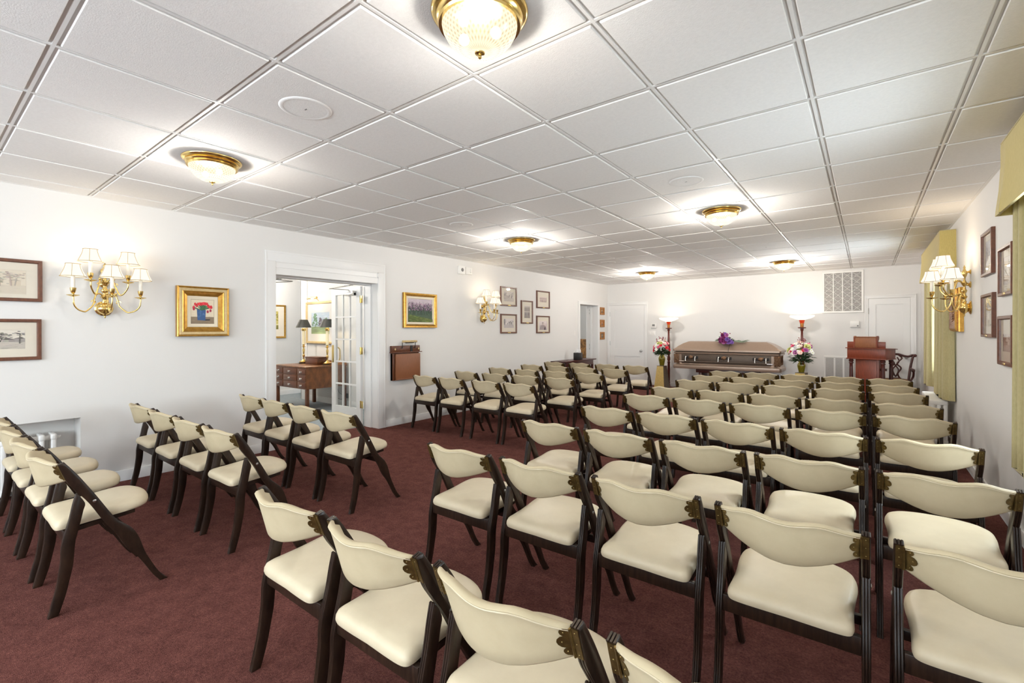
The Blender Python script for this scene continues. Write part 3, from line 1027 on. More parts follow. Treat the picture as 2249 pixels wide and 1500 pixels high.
def art_lilac(seed):
    r = random.Random(seed)
    S = [(rect(0, 0, 1, 1), lin(190, 176, 184)), (rect(0, 0, 1, .62), lin(70, 88, 70))]
    for k in range(60):
        x, y = r.random(), r.uniform(.6, 1); S.append((line(x, y, x + .1, y + r.uniform(-.02, .02), .012), jitc(r, (192, 178, 188), 10)))
    for k in range(300):
        x, y = r.random(), r.uniform(.30, .66); S.append((line(x, y, x + r.uniform(-.03, .03), y + .09, .005), jitc(r, (84, 104, 88), 26)))
    for k in range(150):
        x, y = r.random(), r.uniform(.50, .82); c = r.choice([(176, 140, 168), (206, 176, 196), (140, 104, 140), (110, 92, 110)])
        S.append((blob(r, x, y, .014, .028), jitc(r, c, 16)))
    for k in range(26):
        x = r.random(); S.append((line(x, .5, x + r.uniform(-.04, .04), r.uniform(.7, .9), .003), jitc(r, (92, 78, 92), 12)))
    S.append(([(0, .32), (.5, .22), (1, .10), (1, 0), (0, 0)], lin(76, 92, 44)))
    for k in range(160):
        x = r.random(); y = r.uniform(0, .32 - .2 * x); S.append((line(x, y, x + .1, y - .012, .006), jitc(r, (104, 118, 58), 26)))
    return S


def art_watercolour(seed):
    r = random.Random(seed)
    S = [(rect(0, 0, 1, 1), lin(188, 206, 222)), (rect(0, 0, 1, .34), lin(158, 178, 128))]
    for k in range(50):
        x, y = r.random(), r.uniform(.4, 1); S.append((blob(r, x, y, .10, .03), jitc(r, (198, 212, 226), 10)))
    def tree(cx, base, top, rad, col):
        S.append((line(cx, base, cx, base + .16, .012), lin(92, 80, 60)))
        for k in range(70):
            y = base + .08 + (top - base - .08) * r.random(); wdt = rad * (1 - .75 * (y - base) / (top - base))
            S.append((blob(r, cx + r.uniform(-wdt, wdt), y, .03, .03), jitc(r, col, 24)))
    tree(.22, .28, .95, .20, (96, 136, 96)); tree(.52, .30, .74, .14, (96, 84, 96)); tree(.82, .28, .72, .16, (80, 120, 84))
    for k in range(60):
        x, y = r.random(), r.uniform(0, .33); S.append((line(x, y, x + .16, y + .01, .008), jitc(r, (166, 184, 136), 18)))
    return S


def art_park(seed):
    r = random.Random(seed)
    S = [(rect(0, 0, 1, 1), lin(196, 184, 110)), (rect(0, 0, 1, .30), lin(150, 142, 78))]
    for k in range(240):
        S.append((blob(r, r.random(), r.uniform(.42, 1), .04, .03), jitc(r, r.choice([(190, 176, 96), (160, 146, 64), (212, 200, 140), (128, 116, 44)]), 14)))
    for k in range(9):
        x = r.random(); S.append((line(x, .22, x + r.uniform(-.04, .04), .66, .012), jitc(r, (86, 76, 40), 12)))
    S.append(([(0, .20), (1, .30), (1, .24), (0, .10)], lin(222, 212, 164)))
    for k in range(60):
        x, y = r.random(), r.uniform(0, .2); S.append((line(x, y, x + .12, y, .006), jitc(r, (138, 132, 70), 20)))
    return S


def art_street(seed, ink=(92, 88, 84), paper=(222, 216, 208), kind=0):
    """old photograph or pencil view: trees, houses and a road"""
    r = random.Random(seed)
    S = [(rect(0, 0, 1, 1), lin(*paper))]
    mid = [int(.55 * p + .45 * i) for p, i in zip(paper, ink)]
    hor = r.uniform(.34, .44)
    S.append((rect(0, 0, 1, hor), jitc(r, [int(.8 * p + .2 * i) for p, i in zip(paper, ink)], 4)))
    if kind == 0:
        S.append(([(.0, 0), (.7, 0), (.42, hor), (.34, hor)], lin(*[int(.92 * p + .08 * i) for p, i in zip(paper, ink)])))
    for k in range(5):
        x = r.uniform(0, .9); w = r.uniform(.06, .16); h = r.uniform(.08, .2)
        S.append((clampp(rect(x, hor - .02, x + w, hor + h)), jitc(r, mid, 12)))
        S.append((clampp([(x - .01, hor + h), (x + w / 2, hor + h + .07), (x + w + .01, hor + h)]), jitc(r, ink, 12)))
    for k in range(7):
        x = r.choice([r.uniform(0, .3), r.uniform(.55, 1)])
        top = r.uniform(.7, .98)
        S.append((line(x, hor - r.uniform(0, .12), x + r.uniform(-.03, .03), top - .1, .008), jitc(r, ink, 12)))
        for j in range(22):
            S.append((blob(r, x + r.gauss(0, .07), top - .12 + r.gauss(0, .07), .020, .022), jitc(r, r.choice([ink, mid]), 20)))
    for k in range(50):
        x, y = r.random(), r.uniform(0, hor); S.append((line(x, y, x + r.uniform(.02, .14), y + r.uniform(-.01, .03), .003), jitc(r, mid, 20)))
    return S


def art_group(seed, ink=(120, 108, 104), paper=(218, 206, 200)):
    """old group photograph: rows of small figures before a building"""
    r = random.Random(seed)
    S = [(rect(0, 0, 1, 1), lin(*paper))]
    mid = [int(.6 * p + .4 * i) for p, i in zip(paper, ink)]
    S.append((rect(0, .0, 1, .92), jitc(r, mid, 5)))
    for k in range(8):
        x = k / 8; S.append((rect(x + .02, .55, x + .09, .82), jitc(r, ink, 14)))
    for row in range(2):
        for k in range(9):
            x = .06 + .11 * k + r.uniform(-.01, .01); y = .12 + .22 * row
            S.append((clampp([(x - .045, y - .12), (x + .045, y - .12), (x + .03, y + .12), (x - .03, y + .12)]), jitc(r, ink, 24)))
            S.append((blob(r, x, y + .16, .022, .034, 7, .1), jitc(r, paper, 12)))
    return S


def art_portrait(seed):
    r = random.Random(seed)
    ink, paper = (118, 106, 108), (220, 208, 206)
    S = [(rect(0, 0, 1, 1), lin(*paper))]
    for k in range(60):
        x, y = r.random(), r.uniform(.3, 1); S.append((line(x, y, x + .1, y + .05, .006), jitc(r, (206, 192, 192), 10)))
    S.append((clampp([(.05, 0), (.95, 0), (.8, .42), (.56, .56), (.36, .56), (.16, .40)]), lin(168, 152, 152)))
    S.append((blob(r, .46, .66, .09, .12, 10, .08), lin(188, 170, 168)))
    S.append((clampp([(.36, .74), (.56, .74), (.54, .84), (.40, .84)]), lin(*ink)))
    for k in range(60):
        x, y = r.uniform(.1, .9), r.uniform(0, .45); S.append((line(x, y, x + r.uniform(-.08, .08), y + .12, .006), jitc(r, (140, 124, 126), 24)))
    S.append((clampp([(.60, .0), (.82, .0), (.74, .34), (.66, .30)]), lin(84, 76, 84)))
    return S


def art_icon(seed, c=(150, 100, 60)):
    r = random.Random(seed)
    S = [(rect(0, 0, 1, 1), lin(*c))]
    S.append((blob(r, .5, .62, .16, .14, 10, .1), lin(214, 196, 164)))
    S.append((clampp([(.22, .06), (.78, .06), (.66, .5), (.34, .5)]), lin(110, 90, 78)))
    for k in range(20):
        x, y = r.uniform(.2, .8), r.uniform(.05, .9); S.append((line(x, y, x + .06, y + .1, .03), jitc(r, (170, 150, 126), 30)))
    return S


def frame_mesh(w, h, prof, m, name, parent, angle=30):
    """mitred frame. prof: (inset from the outer edge, height off the wall) from outside in"""
    b = MB()
    loops = []
    pts = [(0, 0)] + list(prof)
    for ins, d in pts:
        x, z = w / 2 - ins, h / 2 - ins
        loops.append([(-x, -d, -z), (x, -d, -z), (x, -d, z), (-x, -d, z)])
    x, z = w / 2 - prof[-1][0], h / 2 - prof[-1][0]
    loops.append([(-x, -.002, -z), (x, -.002, -z), (x, -.002, z), (-x, -.002, z)])
    if isinstance(m, list):
        for i in range(len(loops) - 1):
            b.use(m[min(i, len(m) - 1)])
            b.loft([loops[i], loops[i + 1]], True, False, False)
        return b.build(name, None, parent, angle)
    b.loft(loops, True, False, False)
    return b.build(name, m, parent, angle)


def picture(label, wall, a0, a1, z0, z1, prof, fm, art, name='framed_picture', cat='picture', matw=None, matm='mat_board', glass=True, plate=None, liner=None, group=None, base=0.0):
    """a0..a1: extent along the wall in world coords (y for side walls, x for a wall facing the room)"""
    w, h = abs(a1 - a0), z1 - z0
    am, zm = (a0 + a1) / 2, (z0 + z1) / 2
    if wall == 'L':
        loc, rz = (XL, am, zm), PI / 2
    elif wall == 'R':
        loc, rz = (XR, am, zm), -PI / 2
    elif wall == 'HF':
        loc, rz = (HX, am, zm), PI / 2
    else:
        loc, rz = (am, wall, zm), 0
    t = thing(name, label, cat, loc, rz, group)
    frame_mesh(w, h, prof, fm, 'frame', t)
    b = MB(); b.box(-w / 2 + .004, w / 2 - .004, -.002, 0, -h / 2 + .004, h / 2 - .004); b.build('backing', M['frame_wood'], t)
    iw, ih = w - 2 * prof[-1][0], h - 2 * prof[-1][0]
    d = max(.006, prof[-1][1] - .002)
    if liner:
        lw, lm = liner
        frame_mesh(iw + .004, ih + .004, [(0, d), (lw * .2, d + .003), (lw, d - .004)], lm, 'liner', t)
        iw -= 2 * lw; ih -= 2 * lw
        d -= .004
    if matw:
        ml, mr, mb_, mt_ = matw
        b = MB()
        x0, x1, zz0, zz1 = -iw / 2 + ml, iw / 2 - mr, -ih / 2 + mb_, ih / 2 - mt_
        y0, y1 = -d + .0015, -d + .003
        for (p, q, r_, s) in ((-iw / 2, x0, -ih / 2, ih / 2), (x1, iw / 2, -ih / 2, ih / 2), (x0, x1, -ih / 2, zz0), (x0, x1, zz1, ih / 2)):
            b.box(p, q, y0, y1, r_, s)
        b.build('mat_board', M[matm], t, 20)
        o = art_mesh('print', t, art, x1 - x0, zz1 - zz0, -d + .0045)
        o.location = ((x0 + x1) / 2, 0, (zz0 + zz1) / 2)
    else:
        art_mesh('painting', t, art, iw, ih, -d + .004)
    if glass:
        b = MB(); b.poly([(-iw / 2, -d - .0005, -ih / 2), (iw / 2, -d - .0005, -ih / 2), (iw / 2, -d - .0005, ih / 2), (-iw / 2, -d - .0005, ih / 2)]); b.build('glass', M['picture_glass'], t)
    if plate:
        pw, ph, px, pz = plate
        b = MB(); b.box(px - pw / 2, px + pw / 2, -prof[1][1] - .002, -prof[1][1] + .001, pz - ph / 2, pz + ph / 2, .0008)
        b.build('name_plate', M['brass'], t)
    return t


P_WOOD = [(0, .022), (.003, .026), (.020, .026), (.024, .020), (.027, .012)]
def pl(w, h):
    return (.085, .016, 0, -h / 2 + .012)
# left wall, near end
picture('brown framed print of a building with a brass plate, upper one left of the sconce', 'L', -.99, -.292, 1.599, 1.933, P_WOOD, M['frame_wood'],
        art_street(3, (176, 164, 148), (224, 212, 192)), matw=(.075, .065, .03, .06), plate=(.12, .016, 0.02, -.155), group='brown framed prints at the left edge')
picture('brown framed sketch of a tree lined street, lower one left of the sconce', 'L', -1.0, -.298, 1.129, 1.458, P_WOOD, M['frame_wood'],
        art_street(11, (86, 82, 78), (226, 218, 204)), matw=(.075, .065, .065, .06), plate=(.10, .016, 0.0, -.152), group='brown framed prints at the left edge')
picture('gilt framed painting of red tulips in a blue vase', 'L', .633, 1.096, 1.305, 1.804,
        [(0, .050), (.006, .056), (.018, .050), (.022, .054), (.045, .046), (.050, .050), (.060, .044), (.070, .028), (.094, .018)],
        [M['gilt'], M['gilt'], M['gilt'], M['gilt_pale'], M['gilt_pale'], M['gilt'], M['gilt'], M['gilt'], M['gilt']], art_tulips(5), matw=None, glass=False, liner=(.035, M['linen']), name='tulip_painting', cat='painting')
picture('gilt framed painting of a lilac flower meadow above the wooden wall desk', 'L', 3.432, 4.080, 1.399, 1.914,
        [(0, .040), (.005, .048), (.020, .046), (.032, .038), (.040, .042), (.050, .030)], M['gilt'], art_lilac(9), glass=False, liner=(.035, M['linen']), name='meadow_painting', cat='painting')
G5 = 'framed photographs beside the second sconce'
picture('framed photograph of a big house, upper left of the five', 'L', 5.707, 6.199, 1.811, 2.172, P_WOOD, M['frame_wood'], art_street(21, (120, 112, 108), (216, 206, 198), 1), matw=(.075, .06, .06, .06), plate=pl(0, .361), group=G5, name='framed_photograph')
picture('tall narrow framed photograph in the middle of the five', 'L', 6.347, 6.742, 1.485, 1.943, P_WOOD, M['frame_wood'], art_group(23), matw=(.085, .065, .085, .07), plate=pl(0, .458), group=G5, name='framed_photograph')
picture('framed group photograph with faint figures, upper right of the five', 'L', 6.886, 7.372, 1.810, 2.171, P_WOOD, M['frame_wood'], art_group(24, (170, 150, 140), (226, 208, 200)), matw=(.09, .08, .10, .10), plate=pl(0, .361), group=G5, name='framed_photograph')
picture('framed photograph of trees by a house, lower left of the five', 'L', 5.705, 6.195, 1.297, 1.661, P_WOOD, M['frame_wood'], art_street(25, (84, 80, 82), (222, 214, 210), 1), matw=(.075, .06, .075, .06), plate=pl(0, .364), group=G5, name='framed_photograph')
picture('framed portrait photograph of a seated figure, lower right of the five', 'L', 6.880, 7.369, 1.294, 1.653, P_WOOD, M['frame_wood'], art_portrait(26), matw=(.07, .06, .04, .08), plate=pl(0, .359), group=G5, name='framed_photograph')
GI = 'small wooden plaques in the left corner'
P_ICON = [(0, .020), (.004, .024), (.035, .018), (.045, .010)]
for (za, zb, m_, c, lab) in ((1.742, 1.932, 'gilt_orange', (150, 104, 60), 'topmost of three small wooden plaques in the back left corner'),
                             (1.427, 1.615, 'gilt_orange', (178, 110, 60), 'middle of three small wooden plaques in the back left corner'),
                             (1.111, 1.304, 'gilt_orange', (92, 84, 80), 'lowest and greyest of three small wooden plaques in the corner')):
    picture(lab, 'L', 9.745, 9.975, za, zb, P_ICON, M[m_], art_icon(int(za * 100), c), glass=False, name='small_plaque', cat='plaque', group=GI)
# right wall
GR = 'framed prints on the right wall'
picture('framed print on the right wall, upper one nearer the sconce', 'R', 4.05, 4.46, 1.784, 2.137, P_WOOD, M['frame_wood'], art_street(31, (130, 126, 130), (206, 204, 210), 1), matw=(.06, .06, .05, .05), group=GR, name='framed_print')
picture('framed print on the right wall, lower one nearer the sconce', 'R', 4.028, 4.465, 1.290, 1.636, P_WOOD, M['frame_wood'], art_street(32, (176, 160, 140), (222, 210, 190), 1), matw=(.06, .06, .06, .05), plate=(.07, .014, .0, -.161), group=GR, name='framed_print')
picture('framed print on the right wall, upper one beside the near curtain', 'R', 3.44, 3.838, 1.588, 1.935, P_WOOD, M['frame_wood'], art_street(33, (150, 140, 134), (220, 212, 204), 1), matw=(.06, .06, .05, .05), plate=(.07, .014, .0, -.161), group=GR, name='framed_print')
picture('framed landscape print on the right wall, lower one beside the near curtain', 'R', 3.44, 3.855, 1.100, 1.447, P_WOOD, M['frame_wood'], art_street(34, (112, 96, 92), (214, 200, 190), 1), matw=(.05, .05, .07, .10), plate=(.07, .014, .0, -.161), group=GR, name='framed_print')
picture('deep gilt frame behind the right wall sconce beside the far curtain', 'R', 5.50, 5.955, 1.328, 1.78,
        [(0, .030), (.003, .040), (.010, .052), (.016, .060), (.030, .066), (.10, .050), (.13, .030)], [M['gilt'], M['gilt'], M['gilt_orange'], M['gilt'], M['gilt'], M['carved'], M['carved'], M['gilt']], art_park(35), glass=False, name='gilt_picture', cat='painting')
# hall
picture('gold framed print of trees in a park in the hall', 'HF', 3.25, 3.99, 1.205, 1.905, [(0, .025), (.004, .03), (.03, .026), (.036, .018)], M['gilt'], art_park(41), matw=(.11, .12, .15, .10), matm='mat_board', glass=False, name='park_print')
wc = picture('large framed watercolour of trees above the walnut desk', 3.845, -6.70, -5.72, 1.112, 1.912, [(0, .03), (.006, .036), (.035, .030), (.045, .018)], M['gilt_pale'], art_watercolour(42), matw=(.13, .13, .14, .16), matm='mat_white', glass=True, name='watercolour')
t = thing('picture_light', 'brass picture light over the watercolour in the hall', 'picture lamp', (-6.28, 3.845, 1.93))
b = MB(); b.tube([(0, 0, 0), (0, -.06, .05), (0, -.13, .06)], .006); b.build('arm', M['brass'], t)
b = MB(); b.tube([(-.17, -.14, .045), (.17, -.14, .045)], .022, 12); b.build('hood', M['brass'], t)
point_light('picture_lamp_light', (-6.28, 3.845 - .17, 1.95), 1.2, .03, (1, .85, .62))

# ================================================================ WALL DESK (folded) with lamp
t = thing('wall_desk', 'brown wooden fold-up wall desk below the lilac meadow painting', 'wall desk', (XL, 3.46, 0), PI / 2)
b = MB(); b.box(-.255, .262, -.05, 0, 1.046, 1.138, .006); b.box(-.262, .275, -.085, 0, 1.036, 1.048, .004); b.build('top_board', M['walnut_dark'], t)
b = MB(); b.box(-.245, .245, -.045, 0, .645, 1.036, .004); b.box(-.245, -.215, -.055, 0, .645, 1.03, .004); b.build('back_board', M['walnut_dark'], t)
b = MB(); b.box(-.205, .245, -.078, -.047, .655, 1.020, .006); b.box(-.205, .245, -.084, -.05, .650, .668, .004); b.build('flap', M['oak_panel'], t)
b = MB(); b.box(.075, .115, -.056, -.048, 1.05, 1.137); b.build('pen_slot', M['gap'], t)
for x in (-.20, .235):
    b = MB(); b.prism([(x - .014, 1.09), (x, 1.072), (x + .014, 1.09), (x, 1.108)], 'y', -.054, -.049); b.build('inlay', M['gilt_pale'], t)
t = thing('desk_lamp', 'small brass tube lamp on top of the fold-up wall desk', 'lamp', (XL, 3.46, 0), PI / 2)
b = MB()
for s in (-.075, .165):
    b.tube([(s - .03, -.056, 1.105), (s, -.056, 1.10), (s, -.056, 1.19), (s, -.062, 1.197)], .005, 8)
b.build('bracket', M['black_metal'], t)
b = MB(); b.tube([(-.085, -.075, 1.198), (.175, -.075, 1.198)], .017, 14); b.build('tube_shade', M['gilt_pale'], t)
b = MB(); b.box(-.03, .12, -.085, -.065, 1.172, 1.182, .003); b.build('lamp_underside', M['black_metal'], t)

# ================================================================ FRENCH DOORS
def french_leaf(n, hy, side):
    """leaf standing open at right angles to the left wall; hy = hinge y; side +1: faces toward -y"""
    e = bpy.data.objects.new('door_%d' % n, None); C.objects.link(e); struct(e); e.location = (XL - .325, hy, 0)
    # local x runs into the hall (-x world) so build with negative x
    W, H, th = .73, 1.985, .036
    y0, y1 = -th / 2, th / 2
    b = MB()
    st, tr, br = .105, .10, .245
    b.box(-st, 0, y0, y1, .01, H); b.box(-W, -W + st, y0, y1, .01, H)
    b.box(-W + st, -st, y0, y1, H - tr, H); b.box(-W + st, -st, y0, y1, .01, br)
    iw, ih = W - 2 * st, H - tr - br
    for k in (1, 2):
        x = -st - iw * k / 3
        b.box(x - .011, x + .011, y0 + .006, y1 - .006, br, H - tr)
    for k in range(1, 5):
        z = br + ih * k / 5
        b.box(-W + st, -st, y0 + .004, y1 - .004, z - .011, z + .011)
    b.build('leaf', M['trim'], e, 20)
    b = MB(); b.box(-W + st - .005, -st + .005, -.002, .002, br - .005, H - tr + .005); b.build('panes', M['pane'], e)
    for z in (1.80, 1.07, .31):
        b = MB(); b.box(-.004, .055, side * (-.022), side * (-.016), z - .05, z + .05, .002); b.tube([(.0, side * -.022, z - .052), (.0, side * -.022, z + .052)], .007)
        b.build('hinge', M['brass'], e)
    b = MB(); b.box(-W + .012, -W + .062, side * (-.024), side * (-.017), .88, 1.14, .004); b.build('push_plate', M['brass'], e)
    b = MB(); b.tube(catmull([(-W + .085, side * .02, 1.11), (-W + .085, side * .062, 1.08), (-W + .085, side * .068, 1.0), (-W + .085, side * .062, .92), (-W + .085, side * .02, .89)], 5), .009, 8); b.build('pull_handle', M['brass'], e)
    b = MB(); b.box(-.33, -.10, side * (-.060), side * (-.017), 1.862, 1.900, .004); b.box(-.16, -.10, side * -.072, side * -.017, 1.855, 1.925, .004); b.build('closer_body', M['steel'], e)
    b = MB(); b.tube([(-.20, side * -.045, 1.90), (-.24, side * -.05, 1.945), (-.55, side * -.16, 1.972), (-.02, side * -.17, 1.988)] if side > 0 else [(-.20, .045, 1.90), (-.20, .12, 1.955), (.02, .30, 1.968), (.02, .33, 1.975), (-.02, .12, 1.985)], .007, 6); b.box(-.14, .03, side * -.19, side * -.15, 1.985, 2.0, .003); b.build('closer_arm', M['steel'], e)
    return e
french_leaf(1, 2.985 - .018, 1)
french_leaf(4, 1.615 + .018, -1)

# ================================================================ HALL FURNITURE
t = thing('writing_desk', 'walnut desk with nine small drawers in the hall beyond the double doorway', 'desk', (-5.845, 3.06, -.004))
W, D = 1.07, .76
b = MB(); b.box(-W / 2, W / 2, -.012, D, .738, .76, .004); b.build('desk_top', M['walnut'], t)
b = MB(); b.box(-W / 2 + .012, W / 2 - .012, 0, D - .02, .385, .738); b.build('carcass', M['walnut'], t)
for sx in (-1, 1):
    for y in (.005, D - .065):
        b = MB()
        xa = sx * (W / 2 - .012); xb = sx * (W / 2 - .064)
        b.box(xa, xb, y, y + .052, 0, .40, .003); b.build('leg', M['walnut_dark'], t)
cols = [(-.495, -.245), (-.215, .235), (.265, .515)]
for r_ in range(3):
    z0 = .398 + r_ * .112
    for (xa, xb) in cols:
        b = MB(); b.box(xa, xb, -.010, .004, z0, z0 + .098, .003)
        dr = b.build('drawer', M['walnut_dark'], t)
        b = MB(); b.lathe([(.014, 0), (.014, .006), (.007, .012), (.018, .022), (.018, .028), (.004, .032)], (xa + xb) / 2, -.010, z0 + .049, 12, Matrix.Rotation(PI / 2, 4, 'X'))
        b.build('knob', M['chrome'], dr)
b = MB()
gal = [(-.50, .76), (-.50, .80), (-.46, .835), (-.40, .80), (-.30, .815), (.30, .815), (.40, .80), (.46, .835), (.53, .80), (.53, .76)]
b.prism(gal, 'y', D - .025, D - .01)
b.prism([(D - .01, .76), (D - .01, .80), (D - .10, .815), (D - .2, .79), (D - .34, .765), (D - .34, .76)], 'x', .505, .52)
b.build('gallery', M['gilt_orange'], t, 25)
wd = t
b = MB()
b.tube(catmull([(-.05, 0, .40), (.0, -.02, .27), (.12, -.03, .17), (.30, -.02, .14), (.36, 0, .20)], 6), .004, 6)
b.tube(catmull([(.12, 0, .40), (.22, -.02, .26), (.34, -.01, .22)], 6), .003, 6); b.tube(catmull([(.36, 0, .30), (.36, -.01, .18), (.34, 0, .05)], 5), .004, 6)
co = b.build('cord', M['cable'], wd); co.location = (.145, .72, 0)
b = MB(); b.box(.33, .40, .02, .055, .16, .24, .006); b.build('plug', M['cable'], co)

def candle_lamp(loc, lab):
    t = thing('candlestick_lamp', lab, 'lamp', loc, 0, 'candlestick lamps on the hall desk')
    b = MB(); b.lathe([(.085, 0), (.088, .012), (.06, .02)], seg=20); b.build('base', M['black_metal'], t)
    b = MB(); b.lathe([(.07, .018), (.075, .035), (.035, .055), (.016, .075), (.012, .11), (.022, .13), (.024, .15), (.012, .17), (.018, .21), (.022, .25), (.012, .28), (.014, .30), (.05, .31), (.012, .318), (.02, .33), (.022, .36)], seg=16); b.build('candlestick', M['brass'], t)
    b = MB(); b.lathe([(.026, .35), (.025, .60)], seg=12); b.build('candle_sleeve', M['candle_cream'], t)
    b = MB(); b.lathe([(.035, .60), (.04, .63), (.025, .65)], seg=12); b.build('shade_holder', M['brass'], t)
    b = MB(); b.lathe([(.135, .66), (.07, .805)], seg=24, cap=False); b.build('lamp_shade', M['black_shade'], t)
    x, y, z = loc
    point_light('candlestick_light', (x, y, z + .72), 2.2, .03, (1, .8, .52))
candle_lamp((-6.24, 3.52, .756), 'brass candlestick lamp with black shade, left end of the hall desk')
candle_lamp((-5.50, 3.55, .756), 'brass candlestick lamp with black shade, right end of the hall desk beside the glazed door')
t = thing('wooden_box', 'low brown wooden box on the hall desk between two lamps', 'box', (-5.82, 3.52, .756), .0)
b = MB(); b.box(-.20, .20, -.09, .09, 0, .115, .004); b.build('box_body', M['walnut_dark'], t)
b = MB(); b.box(-.205, .205, -.095, .095, .115, .135, .003); b.build('box_lid', M['walnut_dark'], t)
t = thing('globe_ceiling_light', 'round white globe ceiling light in the hall', 'ceiling light', (-7.35, 4.04, 2.70))
b = MB(); b.lathe([(.02, -.30), (.10, -.28), (.16, -.22), (.18, -.15), (.16, -.08), (.09, -.03)], seg=24); b.build('globe', M['globe'], t, 60)
b = MB(); b.lathe([(.09, -.035), (.10, -.01), (.10, 0)], seg=24); b.build('fitting', M['brass'], t)
point_light('hall_light', (-5.4, 1.9, 2.35), HALL_W, .15, (1, .93, .84))
point_light('hall_light', (-7.3, 3.2, 2.2), HALL_W * .35, .1, (1, .93, .84))
point_light('side_room_light', (-5.2, 9.2, 2.3), HALL_W * .6, .15, (1, .93, .86))
# upholstered chair glimpsed through the far doorway
t = thing('floral_armchair', 'brown floral upholstered armchair glimpsed through the far left doorway', 'armchair', (-4.62, 10.62, -.004), -.3)
b = MB(); b.box(-.36, .36, .22, .36, .30, 1.10, .05, 4); b.build('backrest', M['floral'], t)
b = MB(); b.box(-.30, .30, -.30, .22, .28, .46, .05, 4); b.build('seat', M['floral'], t)
for s in (-1, 1):
    b = MB(); b.box(s * .29, s * .40, -.30, .25, .20, .64, .04, 4); b.build('arm', M['floral'], t)
    for y in (-.24, .28):
        b = MB(); b.box(s * .30 - .022, s * .30 + .022, y - .022, y + .022, 0, .29, .004); b.build('leg', M['mahogany_dark'], t)

# ================================================================ CONSOLE TABLE AND TISSUES
t = thing('console_table', 'dark red console table against the left wall before the far doorway', 'table', (XL, 8.07, 0), PI / 2)
b = MB(); b.box(-.70, .70, -.40, -.03, .672, .695, .005); b.build('table_top', M['mahogany_dark'], t)
b = MB(); b.box(-.60, .60, -.37, -.05, .57, .672, .003); b.build('apron', M['mahogany_dark'], t)
for sx in (-1, 1):
    for y in (-.365, -.10):
        b = MB(); b.box(sx * .60 - .022, sx * .60 + .022, y, y + .044, 0, .58, .003); b.build('leg', M['mahogany_dark'], t)
t = thing('tissue_box', 'black square tissue box with a white tissue on the console table', 'tissue box', (-3.02, 8.06, .695))
b = MB(); b.box(-.075, .075, -.07, .07, 0, .16, .004); b.build('box', M['black_box'], t)
b = MB()
for k in range(3):
    b.loft([[(x + .01 * math.sin(7 * x + k), -.02 + .02 * k + .012 * math.sin(60 * x + 2 * k), z + .012 * math.cos(50 * x + k)) for x in [-.05 + .1 * i / 9 for i in range(10)]] for z in (.155, .18, .215 + .01 * k)], False)
b.build('tissue', M['tissue'], t, 60)

# ================================================================ RADIATORS
def radiator(name, label, loc, rz, n, h, pitch):
    t = thing(name, label, 'radiator', loc, rz)
    for k in range(n):
        b = MB()
        x = (k - (n - 1) / 2) * pitch
        for y in (-.055, 0, .055):
            b.box(x - .016, x + .016, y - .019, y + .019, .07, h - .02, .010, 3)
        b.box(x - .019, x + .019, -.078, .078, h - .055, h, .014, 4)
        b.box(x - .019, x + .019, -.078, .078, .04, .10, .014, 4)
        if k in (0, n - 1):
            b.box(x - .02, x + .02, -.07, -.04, 0, .08); b.box(x - .02, x + .02, .04, .07, 0, .08)
        b.build('section', M['radiator'], t, 60)
    b = MB(); b.tube([((-(n - 1) / 2) * pitch, 0, h - .04), (((n - 1) / 2) * pitch, 0, h - .04)], .022, 10); b.tube([((-(n - 1) / 2) * pitch, 0, .08), (((n - 1) / 2) * pitch, 0, .08)], .022, 10)
    e = ((n - 1) / 2) * pitch
    b.tube([(e, 0, h - .04), (e + .045, 0, h - .04), (e + .05, 0, h - .03)], [.018, .012, .006], 8)
    b.build('connecting_pipe', M['radiator'], t, 60)
    return t
radiator('radiator', 'white column radiator in the wall niche at the left edge', (XL - .13, -.90, 0), PI / 2, 20, .50, .072)
radiator('radiator', 'white column radiator under the far right window', (XR - .13, 6.62, 0), PI / 2, 14, .545, .072)

# ================================================================ CURTAINS AND VALANCES
def curtain(label, ya, yb, z0, z1, xc, folds, seed):
    r = random.Random(seed)
    t = thing('curtain', label, 'curtain', (xc, (ya + yb) / 2, z0), 0, 'curtain panels')
    n = folds * 10
    path = []
    for i in range(n + 1):
        s = i / n
        path.append(((yb - ya) * (s - .5), .036 * math.sin(2 * PI * folds * s) + .010 * math.sin(2 * PI * folds * s * .37 + seed)))
    path = [(path[0][0] - .004, .062), (path[0][0] - .006, .03)] + path + [(path[-1][0] + .006, .03), (path[-1][0] + .004, .062)]
    H = z1 - z0
    b = MB()
    loops_f, loops_b = [], []
    rows = [0, .01, .25, .5, .75, 1]
    grid = []
    for q in rows:
        amp = 1.0 - .25 * q
        L = [(x * amp, y * (1 + .03 * (1 - q)), H * q + .004 * math.sin(i * .3)) for i, (y, x) in enumerate(path)]
        L2 = [(x * amp + .004, y * (1 + .03 * (1 - q)), H * q + .004 * math.sin(i * .3)) for i, (y, x) in reversed(list(enumerate(path)))]
        grid.append(L + L2)
    b.loft(grid)
    b.build('curtain_panel', M['curtain'], t, 60)
    return t
curtain('olive curtain panel, near side of the far right window', 6.02, 6.86, .56, 2.12, XR - .075, 5, 1)
curtain('olive curtain panel, far side of the far right window', 7.62, 8.10, .56, 2.12, XR - .075, 4, 2)
curtain('sage curtain panel at the right edge of the view beside the framed prints', 2.52, 2.95, .57, 2.12, XR - .085, 5, 3)


